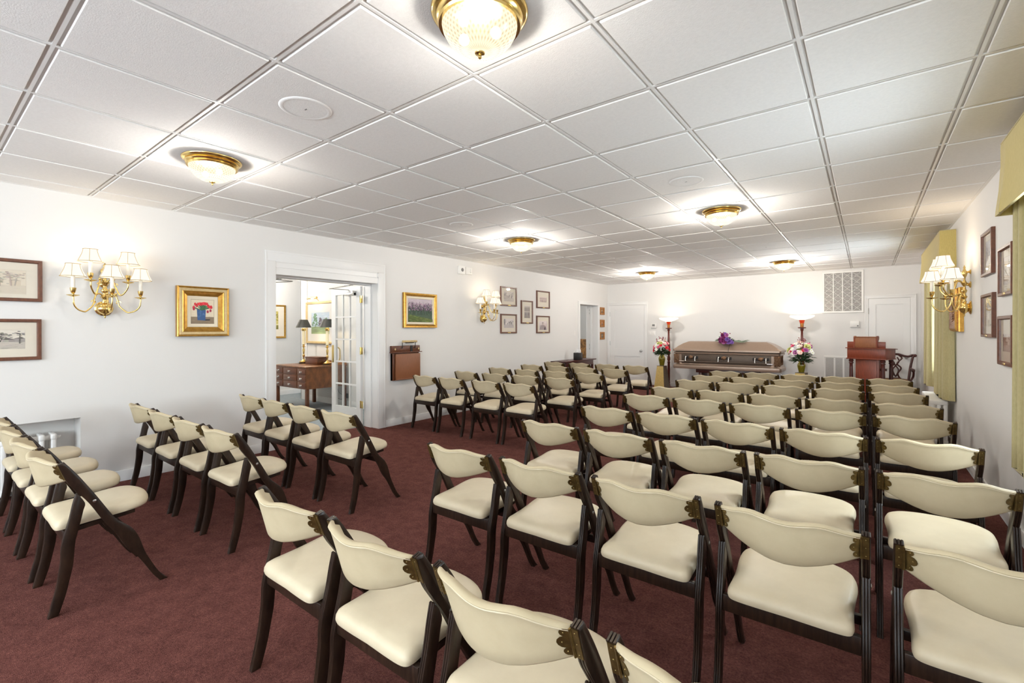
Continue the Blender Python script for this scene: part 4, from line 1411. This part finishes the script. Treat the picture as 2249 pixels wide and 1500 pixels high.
def valance(label, ya, yb, d, z0, z1):
    t = thing('valance', label, 'valance', (XR, (ya + yb) / 2, z0), 0, 'upholstered valances')
    h = z1 - z0
    w = (yb - ya) / 2
    b = MB()
    zz = [(0, .022), (.03, .020), (h * .35, .008), (h * .7, 0), (h - .012, 0), (h, -.004)]
    outer, inner = [], []
    for z, fl in zz:
        X, Yw = -(d + fl), w + fl * .6
        outer.append([(0, -Yw, z), (X + .0, -Yw, z), (X, -Yw + .001, z), (X, -w + .11, z), (X - .004 * (1 - z / h) * 2, -w + .125, z), (X, -w + .14, z), (X, 0, z), (X, w - .14, z), (X - .004 * (1 - z / h) * 2, w - .125, z), (X, w - .11, z), (X, Yw, z), (0, Yw, z)])
    grid = []
    for L in outer:
        I = [(x + (.014 if x < -.01 else 0), y * (1 - .014 / w), z) for x, y, z in reversed(L)]
        grid.append(L + I)
    b.loft(grid)
    b.build('cornice_fabric', M['fabric'], t, 30)
    b = MB(); b.box(-d + .003, 0, -w + .003, w - .003, h - .014, h - .004); b.build('top_board', M['fabric'], t)
    b = MB()
    z = h
    b.tube([(-.002, -w, z), (-d + .003, -w, z), (-d + .003, w, z), (-.002, w, z)], .005, 6)
    b.build('welt', M['curtain'], t)
    return t
valance('yellow olive fabric valance over the far right window', 5.99, 8.14, .135, 2.03, 2.445)
valance('olive fabric valance at the right edge over the near window', .95, 2.98, .145, 2.03, 2.455)

# ================================================================ WALL FITTINGS
b = MB()
t = thing('alarm_speaker', 'white wall alarm box with round grey centre near the ceiling, left of pair', 'alarm', (XL, 4.65, 2.29), PI / 2)
b.box(-.07, .07, -.05, 0, 0, .135, .006); b.build('housing', M['plastic'], t)
b = MB(); b.lathe([(.03, 0), (.03, .004), (.02, .008), (.004, .008)], 0, -.05, .07, 16, Matrix.Rotation(PI / 2, 4, 'X')); b.build('sounder', M['plastic_grey'], t)
t = thing('alarm_strobe', 'white wall alarm strobe near the ceiling, right of pair', 'alarm', (XL, 4.83, 2.30), PI / 2)
b = MB(); b.box(-.08, .08, -.035, 0, 0, .12, .006); b.build('housing', M['plastic'], t)
b = MB(); b.box(.02, .055, -.055, -.034, .03, .09, .006); b.build('strobe_lens', M['mat_white'], t)


def plate(label, loc, rz, w, h, rockers, name='light_switch', cat='light switch'):
    t = thing(name, label, cat, loc, rz)
    b = MB(); b.box(-w / 2, w / 2, -.007, 0, -h / 2, h / 2, .003); b.build('cover_plate', M['plastic'], t)
    for x in rockers:
        b = MB(); b.box(x - .016, x + .016, -.012, -.006, -.032, .032, .003); b.build('rocker', M['mat_white'], t)
plate('white light switch on the left wall before the far doorway', (XL, 8.455, 1.275), PI / 2, .075, .115, [0])
plate('white double light switch beside the left back door below the thermostat', (-2.145, YB, 1.27), 0, .175, .122, [-.045, .045])
t = thing('thermostat', 'white thermostat with grey screen beside the left back door', 'thermostat', (-2.095, YB, 1.45))
b = MB(); b.box(-.068, .068, -.028, 0, -.056, .056, .005); b.build('housing', M['plastic'], t)
b = MB(); b.box(-.035, .03, -.031, -.027, -.005, .04); b.build('screen', M['plastic_grey'], t)
t = thing('alarm_keypad', 'white wall control box between the big grille and the right back door', 'control box', (1.868, YB, 1.453))
b = MB(); b.box(-.073, .073, -.04, 0, -.06, .06, .006); b.build('housing', M['plastic'], t)
b = MB(); b.box(.035, .06, -.043, -.039, -.045, -.02); b.build('button', M['plastic_grey'], t)
# big return air grille
t = thing('return_air_grille', 'large white return air grille with crossed bars high on the back wall', 'vent', (1.678, YB, 1.675))
W, H = .664, .825
frame_mesh(W, H, [(0, .012), (.004, .020), (.03, .016), (.035, .012)], M['grille'], 'frame', t).location = (0, 0, H / 2)
b = MB(); b.box(-W / 2 + .02, W / 2 - .02, -.006, 0, .02, H - .02); b.build('filter', M['filter'], t)
b = MB()
iw = W - .07
for k in range(1, 4):
    x = -iw / 2 + iw * k / 4
    b.box(x - .007, x + .007, -.016, -.006, .03, H - .03)
for k in range(4):
    xa = -iw / 2 + iw * k / 4 + .007; xb = -iw / 2 + iw * (k + 1) / 4 - .007
    for j in range(6):
        za = .035 + (H - .07) * j / 6; zb = .035 + (H - .07) * (j + 1) / 6
        b.tube([(xa, -.011, za), (xb, -.011, zb)], .0024, 5); b.tube([(xa, -.011, zb), (xb, -.011, za)], .0024, 5)
b.build('crossed_bars', M['grille'], t, 30)
b = MB()
for j in range(26):
    z = .04 + (H - .08) * j / 25
    b.box(-iw / 2, iw / 2, -.0085, -.006, z - .003, z + .003)
b.build('louvres', M['grille'], t)
# low grille
t = thing('floor_level_grille', 'white low wall grille behind the lectern', 'vent', (1.69, YB, .22))
W, H = .64, .60
frame_mesh(W, H, [(0, .010), (.004, .018), (.025, .014), (.03, .01)], M['grille'], 'frame', t).location = (0, 0, H / 2)
b = MB(); b.box(-W / 2 + .02, W / 2 - .02, -.006, 0, .02, H - .02); b.build('filter', M['filter'], t)
b = MB()
for k in range(1, 4):
    x = -.29 + .58 * k / 4
    b.box(x - .014, x + .014, -.016, -.006, .03, H - .03)
for k in range(40):
    z = .035 + (H - .07) * k / 39
    b.box(-.29, .29, -.009, -.006, z - .0025, z + .0025)
b.build('bars', M['grille'], t)

# ================================================================ TORCHIERE LAMPS
def torchiere(loc, label, watts):
    t = thing('torchiere_lamp', label, 'floor lamp', loc, 0, 'torchiere lamps either side of the casket')
    b = MB(); b.lathe([(.15, 0), (.155, .012), (.14, .025), (.06, .04), (.03, .06)], seg=28); b.build('base', M['lamp_wood'], t)
    b = MB()
    b.lathe([(.028, .05), (.032, .08), (.022, .10), (.030, .13), (.022, .16), (.026, .20), (.030, .45), (.028, .58), (.036, .60), (.024, .63), (.036, .66), (.034, .72), (.022, .75), (.030, .78), (.034, .82),
             (.034, .95), (.028, 1.05), (.022, 1.20), (.019, 1.32), (.030, 1.34), (.030, 1.375)], seg=16)
    b.build('post', M['lamp_wood'], t, 40)
    b = MB(); b.lathe([(.035, 1.372), (.070, 1.380), (.072, 1.396), (.03, 1.400)], seg=24); b.build('tray', M['lamp_wood'], t)
    b = MB(); b.lathe([(.026, 1.398), (.030, 1.41), (.030, 1.465), (.036, 1.47), (.036, 1.478)], seg=18); b.build('socket_cup', M['gilt_orange'], t)
    b = MB(); b.lathe([(.036, 1.476), (.040, 1.50), (.052, 1.545)], seg=18); b.build('amber_cup', M['amber_cup'], t)
    b = MB()
    b.lathe([(.045, 1.540), (.10, 1.560), (.17, 1.585), (.208, 1.605), (.214, 1.620), (.206, 1.632), (.196, 1.630), (.16, 1.605), (.09, 1.578), (.02, 1.570)], seg=32); b.build('bowl', M['bowl'], t, 60)
    point_light('torchiere_light', (loc[0], loc[1], 1.588), watts, .02, (1, .82, .62))
    return t
torchiere((-1.61, 9.82, 0), 'wooden torchiere lamp with glowing bowl left of the casket', TORCH_W * .6)
torchiere((1.03, 9.84, 0), 'wooden torchiere lamp with glowing bowl right of the casket', TORCH_W * 1.1)

# ================================================================ CASKET AND BIER
t = thing('casket', 'bronze metal casket with closed lid on a bier at the front of the room', 'casket', (-.29, 9.59, .52))
L2, D2_ = 1.03, .34
def rloop(hx, hy, z, c=.03):
    return [(-hx + c, -hy, z), (hx - c, -hy, z), (hx, -hy + c, z), (hx, hy - c, z), (hx - c, hy, z), (-hx + c, hy, z), (-hx, hy - c, z), (-hx, -hy + c, z)]
b = MB(); b.loft([rloop(L2, D2_, 0), rloop(L2 + .008, D2_ + .008, .03), rloop(L2 + .004, D2_ + .004, .072), rloop(L2 - .012, D2_ - .012, .088), rloop(L2 - .035, D2_ - .035, .102), rloop(L2 - .042, D2_ - .042, .115)]); b.build('base_moulding', M['casket'], t, 30)
b = MB(); b.loft([rloop(L2 - .042, D2_ - .042, .112), rloop(L2 - .036, D2_ - .036, .315)]); b.build('body', M['casket'], t, 30)
b = MB(); b.box(-L2 + .17, L2 - .17, -D2_ + .028, -D2_ + .05, .118, .308, .006); b.build('side_panel', M['casket_dark'], t)
b = MB(); b.loft([rloop(L2 - .03, D2_ - .03, .312), rloop(L2 - .012, D2_ - .012, .325), rloop(L2 - .008, D2_ - .008, .350), rloop(L2 - .02, D2_ - .02, .362)]); b.build('rim', M['casket'], t, 30)
b = MB(); b.loft([rloop(L2 - .035, D2_ - .035, .360), rloop(L2 - .035, D2_ - .035, .374)]); b.build('gasket', M['gap'], t)
b = MB()
b.loft([rloop(L2 - .004, D2_ - .004, .372), rloop(L2 + .006, D2_ + .006, .380), rloop(L2 + .006, D2_ + .006, .412), rloop(L2 - .006, D2_ - .006, .424), rloop(L2 - .055, D2_ - .05, .455, .02), rloop(L2 - .075, D2_ - .075, .478, .012), rloop(L2 - .17, D2_ - .14, .538, .008), rloop(L2 - .265, D2_ - .20, .578, .006), rloop(L2 - .285, D2_ - .225, .583, .006), rloop(L2 - .30, D2_ - .30, .586, .004)])
b.build('lid', M['casket'], t, 9)
b = MB(); b.box(.088, .094, -D2_ - .0075, -D2_ + .01, .378, .424); 
b.loft([[(.088, -D2_ + .006, .4255), (.094, -D2_ + .006, .4255), (.094, -D2_ + .006, .420), (.088, -D2_ + .006, .420)], [(.088, -D2_ + .075, .480), (.094, -D2_ + .075, .480), (.094, -D2_ + .075, .474), (.088, -D2_ + .075, .474)], [(.088, -D2_ + .14, .5400), (.094, -D2_ + .14, .5400), (.094, -D2_ + .14, .534), (.088, -D2_ + .14, .534)]])
b.build('lid_seam', M['gap'], t)
for cx_ in (-.965, .965):
    b = MB()
    b.box(cx_ - .055, cx_ + .055, -D2_ + .018, -D2_ + .046, .112, .312, .012, 3)
    for k in range(7):
        x = cx_ - .045 + .015 * k
        b.tube([(x + .008 * math.sin(q * 2 + k), -D2_ + .017 - .006 * math.sin(PI * q / 6), .118 + .031 * q) for q in range(7)], .0075, 6)
    b.build('corner_ornament', M['corner'], t, 40)
b = MB()
for k in range(5):
    y = -D2_ + .10 + .1 * k
    b.tube([(L2 - .034, y + .02 * math.sin(q), .125 + .03 * q) for q in range(7)], .010, 6)
b.build('end_ornament', M['corner'], t, 40)
for hx in (-.66, 0.0, .68):
    b = MB()
    b.box(hx - .145, hx + .145, -D2_ + .022, -D2_ + .03, .215, .275, .006)
    hd = b.build('handle_plate', M['gap'], t)
    b = MB()
    for k in range(4):
        b.ball((hx - .03 + .02 * k, -D2_ + .018, .245 + .012 * (k % 2)), .022, 8, 6, sy=.5)
    b.ball((hx, -D2_ + .016, .245), .042, 10, 6, sy=.35)
    b.build('medallion', M['corner'], hd)
    for s in (-1, 1):
        b = MB(); x = hx + s * .098
        b.tube(catmull([(x, -D2_ + .02, .262), (x, -D2_ - .012, .255), (x, -D2_ - .03, .225), (x, -D2_ - .034, .175)], 4), [.016] * 4 + [.012] * 5 + [.009] * 3 + [.013], 8)
        b.ball((x, -D2_ - .003, .255), .019, 10, 6); b.ball((x, -D2_ - .034, .172), .014, 8, 6)
        b.build('handle_arm', M['chrome'], hd, 60)
b = MB(); b.tube([(-.83, -D2_ - .034, .158), (.87, -D2_ - .034, .158)], .011, 10); b.build('carrying_bar', M['casket_dark'], t, 60)
for x in (-.835, .845):
    b = MB(); b.tube([(x - .05, -D2_ - .034, .158), (x + .05, -D2_ - .034, .158)], .013, 10); b.build('bar_tip', M['chrome'], t, 60)

t = thing('casket_bier', 'dark wooden bier carrying the casket', 'bier', (-.29, 9.60, 0))
b = MB(); b.box(-.58, .58, -.25, .25, .44, .52, .004); b.build('top_frame', M['mahogany_dark'], t)
for sx in (-1, 1):
    b = MB(); b.box(sx * .50 - .03, sx * .50 + .03, -.22, .22, .06, .44, .004); b.build('end_support', M['mahogany_dark'], t)
    for y in (-.2, .2):
        b = MB(); b.lathe([(.03, 0), (.03, .06)], sx * .50, y, 0, 12); b.build('caster', M['black_metal'], t)
b = MB(); b.box(-.5, .5, -.02, .02, .20, .26, .003); b.build('stretcher', M['mahogany_dark'], t)


# ================================================================ FLOWERS
def flower(r, parent, p, n, rad, m, kind):
    b = MB()
    n = Vector(n).normalized()
    u = n.orthogonal().normalized(); v = n.cross(u)
    p = Vector(p)
    if kind == 'daisy':
        for k in range(11):
            a = 2 * PI * k / 11
            d = u * math.cos(a) + v * math.sin(a); s = n.cross(d)
            q = p + n * .004
            b.poly([tuple(q + d * rad * .15 - s * rad * .08), tuple(q + d * rad * .65 - s * rad * .19 + n * .004), tuple(q + d * rad - n * .003), tuple(q + d * rad * .65 + s * rad * .19 + n * .004), tuple(q + d * rad * .15 + s * rad * .08)])
        b.use(M[m]) if False else None
        o = b.build('daisy', M[m], parent, 60)
        b = MB(); b.ball(tuple(p + n * .007), rad * .24, 8, 5); b.build('flower_centre', M['petal_lime'], o, 60)
        return o
    rings = 4 if kind == 'rose' else 6
    for ring in range(rings):
        cnt = 5 + ring if kind == 'rose' else 9
        for k in range(cnt):
            a = 2 * PI * (k + .5 * ring) / cnt + r.uniform(-.15, .15)
            d = u * math.cos(a) + v * math.sin(a); s = n.cross(d)
            f = (ring + 1) / rings
            base = p + n * (-rad * .25)
            tip = p + d * rad * (.25 + .75 * f) + n * rad * (.62 - .55 * f)
            mid = p + d * rad * (.18 + .55 * f) + n * rad * (.30 - .25 * f)
            w = rad * (.20 + .22 * f)
            b.poly([tuple(base), tuple(mid - s * w), tuple(tip - s * w * .6), tuple(tip + n * rad * .06), tuple(tip + s * w * .6), tuple(mid + s * w)])
    return b.build(kind if kind == 'rose' else 'carnation', M[m], parent, 80)


def leaf_poly(b, base, d, nrm, L, w):
    d = Vector(d).normalized(); s = d.cross(Vector(nrm)).normalized(); n = s.cross(d)
    P = Vector(base)
    pts = [(0, 0, 0), (.3, .5, .05), (.6, .45, .06), (1, 0, -.05), (.6, -.45, .06), (.3, -.5, .05)]
    mid = [P + d * L * t + n * L * .02 for t in (0, .3, .6, 1)]
    e = [tuple(P + d * L * a + s * w * c + n * L * q) for a, c, q in pts]
    b.poly([e[0], e[1], e[2], e[3]]); b.poly([e[0], e[3], e[4], e[5]])


def vase(loc, label, h, rad):
    t = thing('glass_vase', label, 'vase', loc, 0, 'glass vases with flowers')
    b = MB()
    prof = [(rad * .62, 0), (rad * .66, .01), (rad * .72, h * .15), (rad * .98, h * .55), (rad, h * .68), (rad * .82, h * .80), (rad * .62, h * .88), (rad * .66, h * .95), (rad * .82, h)]
    b.lathe([(.004, .0)] + prof, seg=24, cap=False)
    b.build('vase_wall', M['vase_glass'], t, 60)
    b = MB(); b.lathe([(rad * .55, .008), (rad * .62, h * .15), (rad * .84, h * .55), (rad * .8, h * .66)], seg=18); b.build('water', M['vase_water'], t, 60)
    return t


def bouquet(loc, label, H, R, seed, spec, lean=0):
    """loc = the vase mouth"""
    r = random.Random(seed)
    t = thing('flower_bouquet', label, 'flowers', loc, 0, 'bouquets in glass vases')
    b = MB()
    for k in range(320):
        a = r.uniform(0, 2 * PI); el = r.uniform(-.15, 1.1); rr = R * r.uniform(.25, .95)
        base = Vector((math.cos(a) * rr * math.cos(el) * .8, math.sin(a) * rr * math.cos(el) * .8, H * .02 + H * .5 * math.sin(el) * r.uniform(.2, 1)))
        leaf_poly(b, base, (math.cos(a), math.sin(a), r.uniform(-.5, .7)), (0, 0, 1), r.uniform(.05, .10), r.uniform(.016, .03))
    for k in range(20):
        a = r.uniform(0, 2 * PI)
        b.tube([(0, 0, -.10), (.02 * math.cos(a), .02 * math.sin(a), 0), (R * .5 * math.cos(a), R * .5 * math.sin(a), H * .45)], .003, 5)
    for a in (.0, 2.6, 3.6):
        leaf_poly(b, (R * .7 * math.cos(a), -.02, H * .18), (math.cos(a), -.2, .05), (0, 0, 1), R * .5, .02)
    b.build('foliage', M['leaf'], t, 60)
    for (m, kind, cnt, rad, zlo, zhi) in spec:
        for k in range(cnt):
            a = r.uniform(-PI, 0) if r.random() < .75 else r.uniform(0, PI)
            el = r.uniform(zlo, zhi)
            d = Vector((math.cos(a) * math.cos(el), math.sin(a) * math.cos(el), math.sin(el)))
            p = Vector((d.x * R, d.y * R * .9, H * .22 + d.z * H * .70))
            flower(r, t, p, d + Vector((0, -.4, .1)), rad * r.uniform(.85, 1.15), m, kind)
    b = MB()
    for k in range(14):
        a = r.uniform(0, 2 * PI); el = r.uniform(.7, 1.4)
        d = Vector((math.cos(a) * math.cos(el), math.sin(a) * math.cos(el), math.sin(el)))
        p0 = Vector((d.x * R * .6, d.y * R * .6, H * .6)); p1 = Vector((d.x * R * 1.1, d.y * R, H * .25 + d.z * H * r.uniform(.75, .9)))
        b.tube([tuple(p0), tuple(p1)], .002, 4)
        for q in (1, .85, .7):
            b.ball(tuple(p0.lerp(p1, q) + Vector((r.uniform(-.01, .01), 0, 0))), .009, 6, 4)
    b.build('berry_sprigs', M['bud'], t, 60)
    return t


# pedestals
def pedestal(loc, rz, h, top, bottom, label, tw=.0):
    t = thing('pedestal', label, 'pedestal', loc, rz, 'tapered pedestals under the vases')
    faces = 4
    A = lambda s, z: [(s * math.cos(PI / 4 + k * PI / 2) * 1.414, s * math.sin(PI / 4 + k * PI / 2) * 1.414, z) for k in range(4)]
    lo, hi = A(bottom / 2, .0), A(top / 2, h - .008)
    b = MB()
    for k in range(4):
        b.use(M['pedestal_lit_face'] if k == 1 else M['pedestal_dark'])  # one face coloured as lit, the rest left dark
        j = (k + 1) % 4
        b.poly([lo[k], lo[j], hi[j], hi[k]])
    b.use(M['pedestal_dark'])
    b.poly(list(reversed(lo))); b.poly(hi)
    b.build('shaft', None, t, 20)
    b = MB(); b.box(-top / 2 - .004, top / 2 + .004, -top / 2 - .004, top / 2 + .004, h - .008, h, .002); b.build('top_slab', M['pedestal_dark'], t)
pedestal((-1.63, 9.42, 0), 1.38, .545, .155, .26, 'tapered stone pedestal left of the casket')
vase((-1.63, 9.42, .545), 'amber glass vase on the left pedestal', .25, .075)
bouquet((-1.63, 9.42, .795), 'bouquet of red, white and pink flowers left of the casket', .37, .185, 3,
        [('petal_white', 'daisy', 13, .038, .0, 1.3), ('petal_white', 'rose', 5, .032, .3, 1.3), ('petal_red', 'rose', 11, .034, .05, .9), ('petal_pink', 'carnation', 8, .034, .0, 1.0), ('petal_lime', 'carnation', 2, .038, .4, .9), ('petal_blush', 'rose', 4, .03, .6, 1.4)])
pedestal((1.09, 9.10, 0), 1.38, .555, .16, .24, 'dark stone pedestal right of the casket behind the front row')
vase((1.09, 9.10, .555), 'amber glass vase on the right pedestal', .21, .068)
bouquet((1.09, 9.10, .765), 'bouquet of blush, lime and mauve flowers right of the casket', .39, .215, 8,
        [('petal_blush', 'rose', 13, .038, .15, 1.4), ('petal_white', 'daisy', 11, .038, .15, 1.2), ('petal_white', 'rose', 4, .034, .3, 1.3), ('petal_lime', 'carnation', 3, .056, .2, .8), ('petal_mauve', 'carnation', 5, .044, .15, 1.4), ('petal_red', 'rose', 4, .028, .2, .9), ('petal_pink', 'rose', 5, .034, .3, 1.3)])
# spray on the lid
r = random.Random(12)
t = thing('flower_spray', 'purple and violet flower spray lying on the casket lid', 'flowers', (-.27, 9.425, 1.094))
t.rotation_euler = (.42, 0, 0)
b = MB()
for k in range(90):
    a = r.uniform(0, 2 * PI)
    leaf_poly(b, (r.uniform(-.12, .12), r.uniform(-.09, .02), r.uniform(.02, .10)), (math.cos(a), math.sin(a) * .6, r.uniform(-.1, .5)), (0, 0, 1), r.uniform(.05, .09), .022)
b.build('foliage', M['leaf'], t, 60)
b = MB()
for k in range(7):
    b.tube([(.02, -.02, .03), (.2, -.03 + .008 * k, .03), (.36 - .02 * k, -.05 + .012 * k, .022 + .003 * k)], .004, 5)
    leaf_poly(b, (.2 + .02 * k, .012 * k - .04, .02), (1, r.uniform(-.3, .3), .02), (0, 0, 1), .12, .02)
for k in range(4):
    leaf_poly(b, (-.13, .02 * k - .03, .04), (-1, r.uniform(-.3, .3), .05), (0, 0, 1), .10, .02)
b.build('stems', M['leaf_grey'], t, 60)
for (m, kind, x, y, z, rad) in (('petal_purple', 'rose', -.06, -.10, .09, .060), ('petal_purple', 'rose', -.02, -.07, .15, .055), ('petal_mauve', 'carnation', .03, -.06, .19, .05), ('petal_violet', 'carnation', .075, -.11, .07, .070), ('petal_violet', 'carnation', .12, -.08, .05, .05),
                               ('petal_purple', 'carnation', -.11, -.08, .05, .045), ('petal_mauve', 'rose', -.03, -.12, .05, .045), ('petal_purple', 'rose', .04, -.09, .13, .045), ('petal_mauve', 'rose', -.09, -.05, .12, .04), ('petal_purple', 'carnation', -.13, -.07, .09, .045), ('petal_violet', 'carnation', .05, -.12, .12, .05), ('petal_purple', 'rose', .01, -.13, .08, .05), ('petal_violet', 'rose', .0, -.05, .21, .04), ('petal_purple', 'carnation', -.06, -.05, .18, .042), ('petal_violet', 'carnation', .15, -.10, .04, .04)):
    flower(r, t, (x * .85, y, z), (x * 2, -.8, .6), rad * .88, m, kind)
b = MB()
for k in range(8):
    b.ball((r.uniform(-.10, .10), r.uniform(-.08, 0), r.uniform(.17, .24)), .012, 6, 4)
b.build('buds', M['bud'], t, 60)

# ================================================================ LECTERN
phi = -math.radians(20)
t = thing('lectern', 'red mahogany lectern table with book rest in the front right corner', 'lectern', (2.293, 8.75, 0), phi)
# local: origin at the front right corner, x to the left is negative, +y toward the speaker
W, D = .545, .42
b = MB(); b.box(-W, 0, 0, D, .862, 1.028, .003); b.box(-W - .012, .012, -.012, D + .012, .846, .864, .004); b.build('case', M['mahogany'], t)
b = MB(); b.loft([[(-W - .02, -.02, 1.028), (.02, -.02, 1.028), (.02, D + .03, 1.010), (-W - .02, D + .03, 1.010)], [(-W - .02, -.02, 1.042), (.02, -.02, 1.042), (.02, D + .03, 1.022), (-W - .02, D + .03, 1.022)]]); b.build('slanted_top', M['mahogany'], t)
b = MB(); b.box(-W + .002, 0, 0, .022, 1.040, 1.144, .003); b.build('gallery_board', M['mahogany'], t)
b = MB()
x0, x1 = -W + .115, -.110
b.box(x0, x1, -.022, -.002, 1.045, 1.222, .003); b.box(x0 - .006, x1 + .006, -.03, .002, 1.216, 1.232, .004)
b.build('book_rest_panel', M['oak_panel'], t)
for x in (x0, x1):
    b = MB()
    pr_ = [(-.026, 1.045), (-.026, 1.225), (-.01, 1.24), (.03, 1.242), (.052, 1.225), (.05, 1.195), (.02, 1.15), (.012, 1.10), (.022, 1.045)]
    b.prism([(y, z) for y, z in pr_], 'x', x - .010, x + .010); b.build('book_rest_bracket', M['mahogany'], t, 25)
b = MB(); b.box(-W + .105, -.105, .05, .30, .03, .848, .003); b.box(-W + .135, -.135, .042, .06, .08, .82, .004); b.build('centre_pedestal', M['mahogany'], t)
b = MB(); b.box(-W + .02, -.02, .03, D - .03, 0, .04, .005); b.build('foot_board', M['mahogany_dark'], t)
for (x, y) in ((-W + .045, .04), (-.045, .04), (-.045, D - .05), (-W + .045, D - .05)):
    b = MB(); b.lathe([(.030, .04), (.030, .08), (.022, .10), (.034, .16), (.031, .40), (.026, .70), (.024, .76), (.034, .775), (.034, .785), (.026, .795), (.036, .812), (.036, .824), (.03, .83), (.034, .846)], x, y, 0, 16); b.build('leg', M['mahogany_dark'], t, 40)
b = MB(); b.box(-.11, -.02, .10, .13, .66, .70, .003); b.build('stretcher', M['mahogany_dark'], t)

# ================================================================ RIBBON BACK ARMCHAIR
t = thing('carved_armchair', 'dark carved wooden armchair behind the lectern by the right back door', 'armchair', (2.44, 9.62, 0), -.12)
mw = M['mahogany_dark']
for s in (-1, 1):
    b = MB(); b.tube(catmull([(s * .17, .20, 0), (s * .175, .16, .25), (s * .18, .15, .46), (s * .205, .18, .70), (s * .235, .215, .87)], 5), [.020] * 10 + [.019] * 6 + [.018] * 5, 8); b.build('stile', mw, t, 50)
    b = MB(); b.tube([(s * .20, -.22, 0), (s * .20, -.22, .44)], .022, 8); b.build('front_leg', mw, t)
    b = MB(); b.tube(catmull([(s * .20, .17, .66), (s * .245, .05, .655), (s * .265, -.10, .655), (s * .262, -.19, .648)], 5), [.017] * 12 + [.022] * 4, 8); b.ball((s * .262, -.20, .646), .026, 8, 6); b.build('arm', mw, t, 50)
    b = MB(); b.tube(catmull([(s * .205, -.10, .44), (s * .255, -.09, .54), (s * .263, -.13, .645)], 5), .016, 8); b.build('arm_support', mw, t, 50)
b = MB(); b.tube(catmull([(-.265, .20, .885), (-.23, .215, .895), (-.17, .222, .868), (-.10, .225, .88), (-.05, .226, .90), (0, .226, .905), (.05, .226, .90), (.10, .225, .88), (.17, .222, .868), (.23, .215, .895), (.265, .20, .885)], 4), .020, 8)
for s in (-1, 1):
    b.ball((s * .262, .20, .888), .028, 8, 6)
b.build('crest_rail', mw, t, 50)
b = MB()
for s in (-1, 1):
    b.tube(catmull([(s * .065, .165, .47), (s * .03, .175, .56), (s * .075, .19, .66), (s * .02, .198, .73), (s * .05, .205, .79), (s * .085, .215, .84), (s * .04, .222, .89)], 5), .013, 7)
    b.tube(catmull([(0, .17, .50), (s * .04, .185, .62), (s * .0, .195, .70), (s * -.045, .205, .78), (s * -.02, .215, .85)], 5), .011, 7)
b.box(-.08, .08, .15, .175, .45, .49)
b.build('pierced_splat', mw, t, 50)
b = MB(); b.loft([[(-.22, -.24, z), (.22, -.24, z), (.18, .17, z), (-.18, .17, z)] for z in (.38, .45)]); b.build('seat_frame', mw, t)
b = MB(); b.loft([[(-.205, -.225, .45), (.205, -.225, .45), (.165, .15, .45), (-.165, .15, .45)], [(-.20, -.22, .47), (.20, -.22, .47), (.16, .145, .47), (-.16, .145, .47)], [(-.15, -.16, .48), (.15, -.16, .48), (.12, .10, .48), (-.12, .10, .48)]]); b.build('seat_cushion', M['floral'], t, 60)
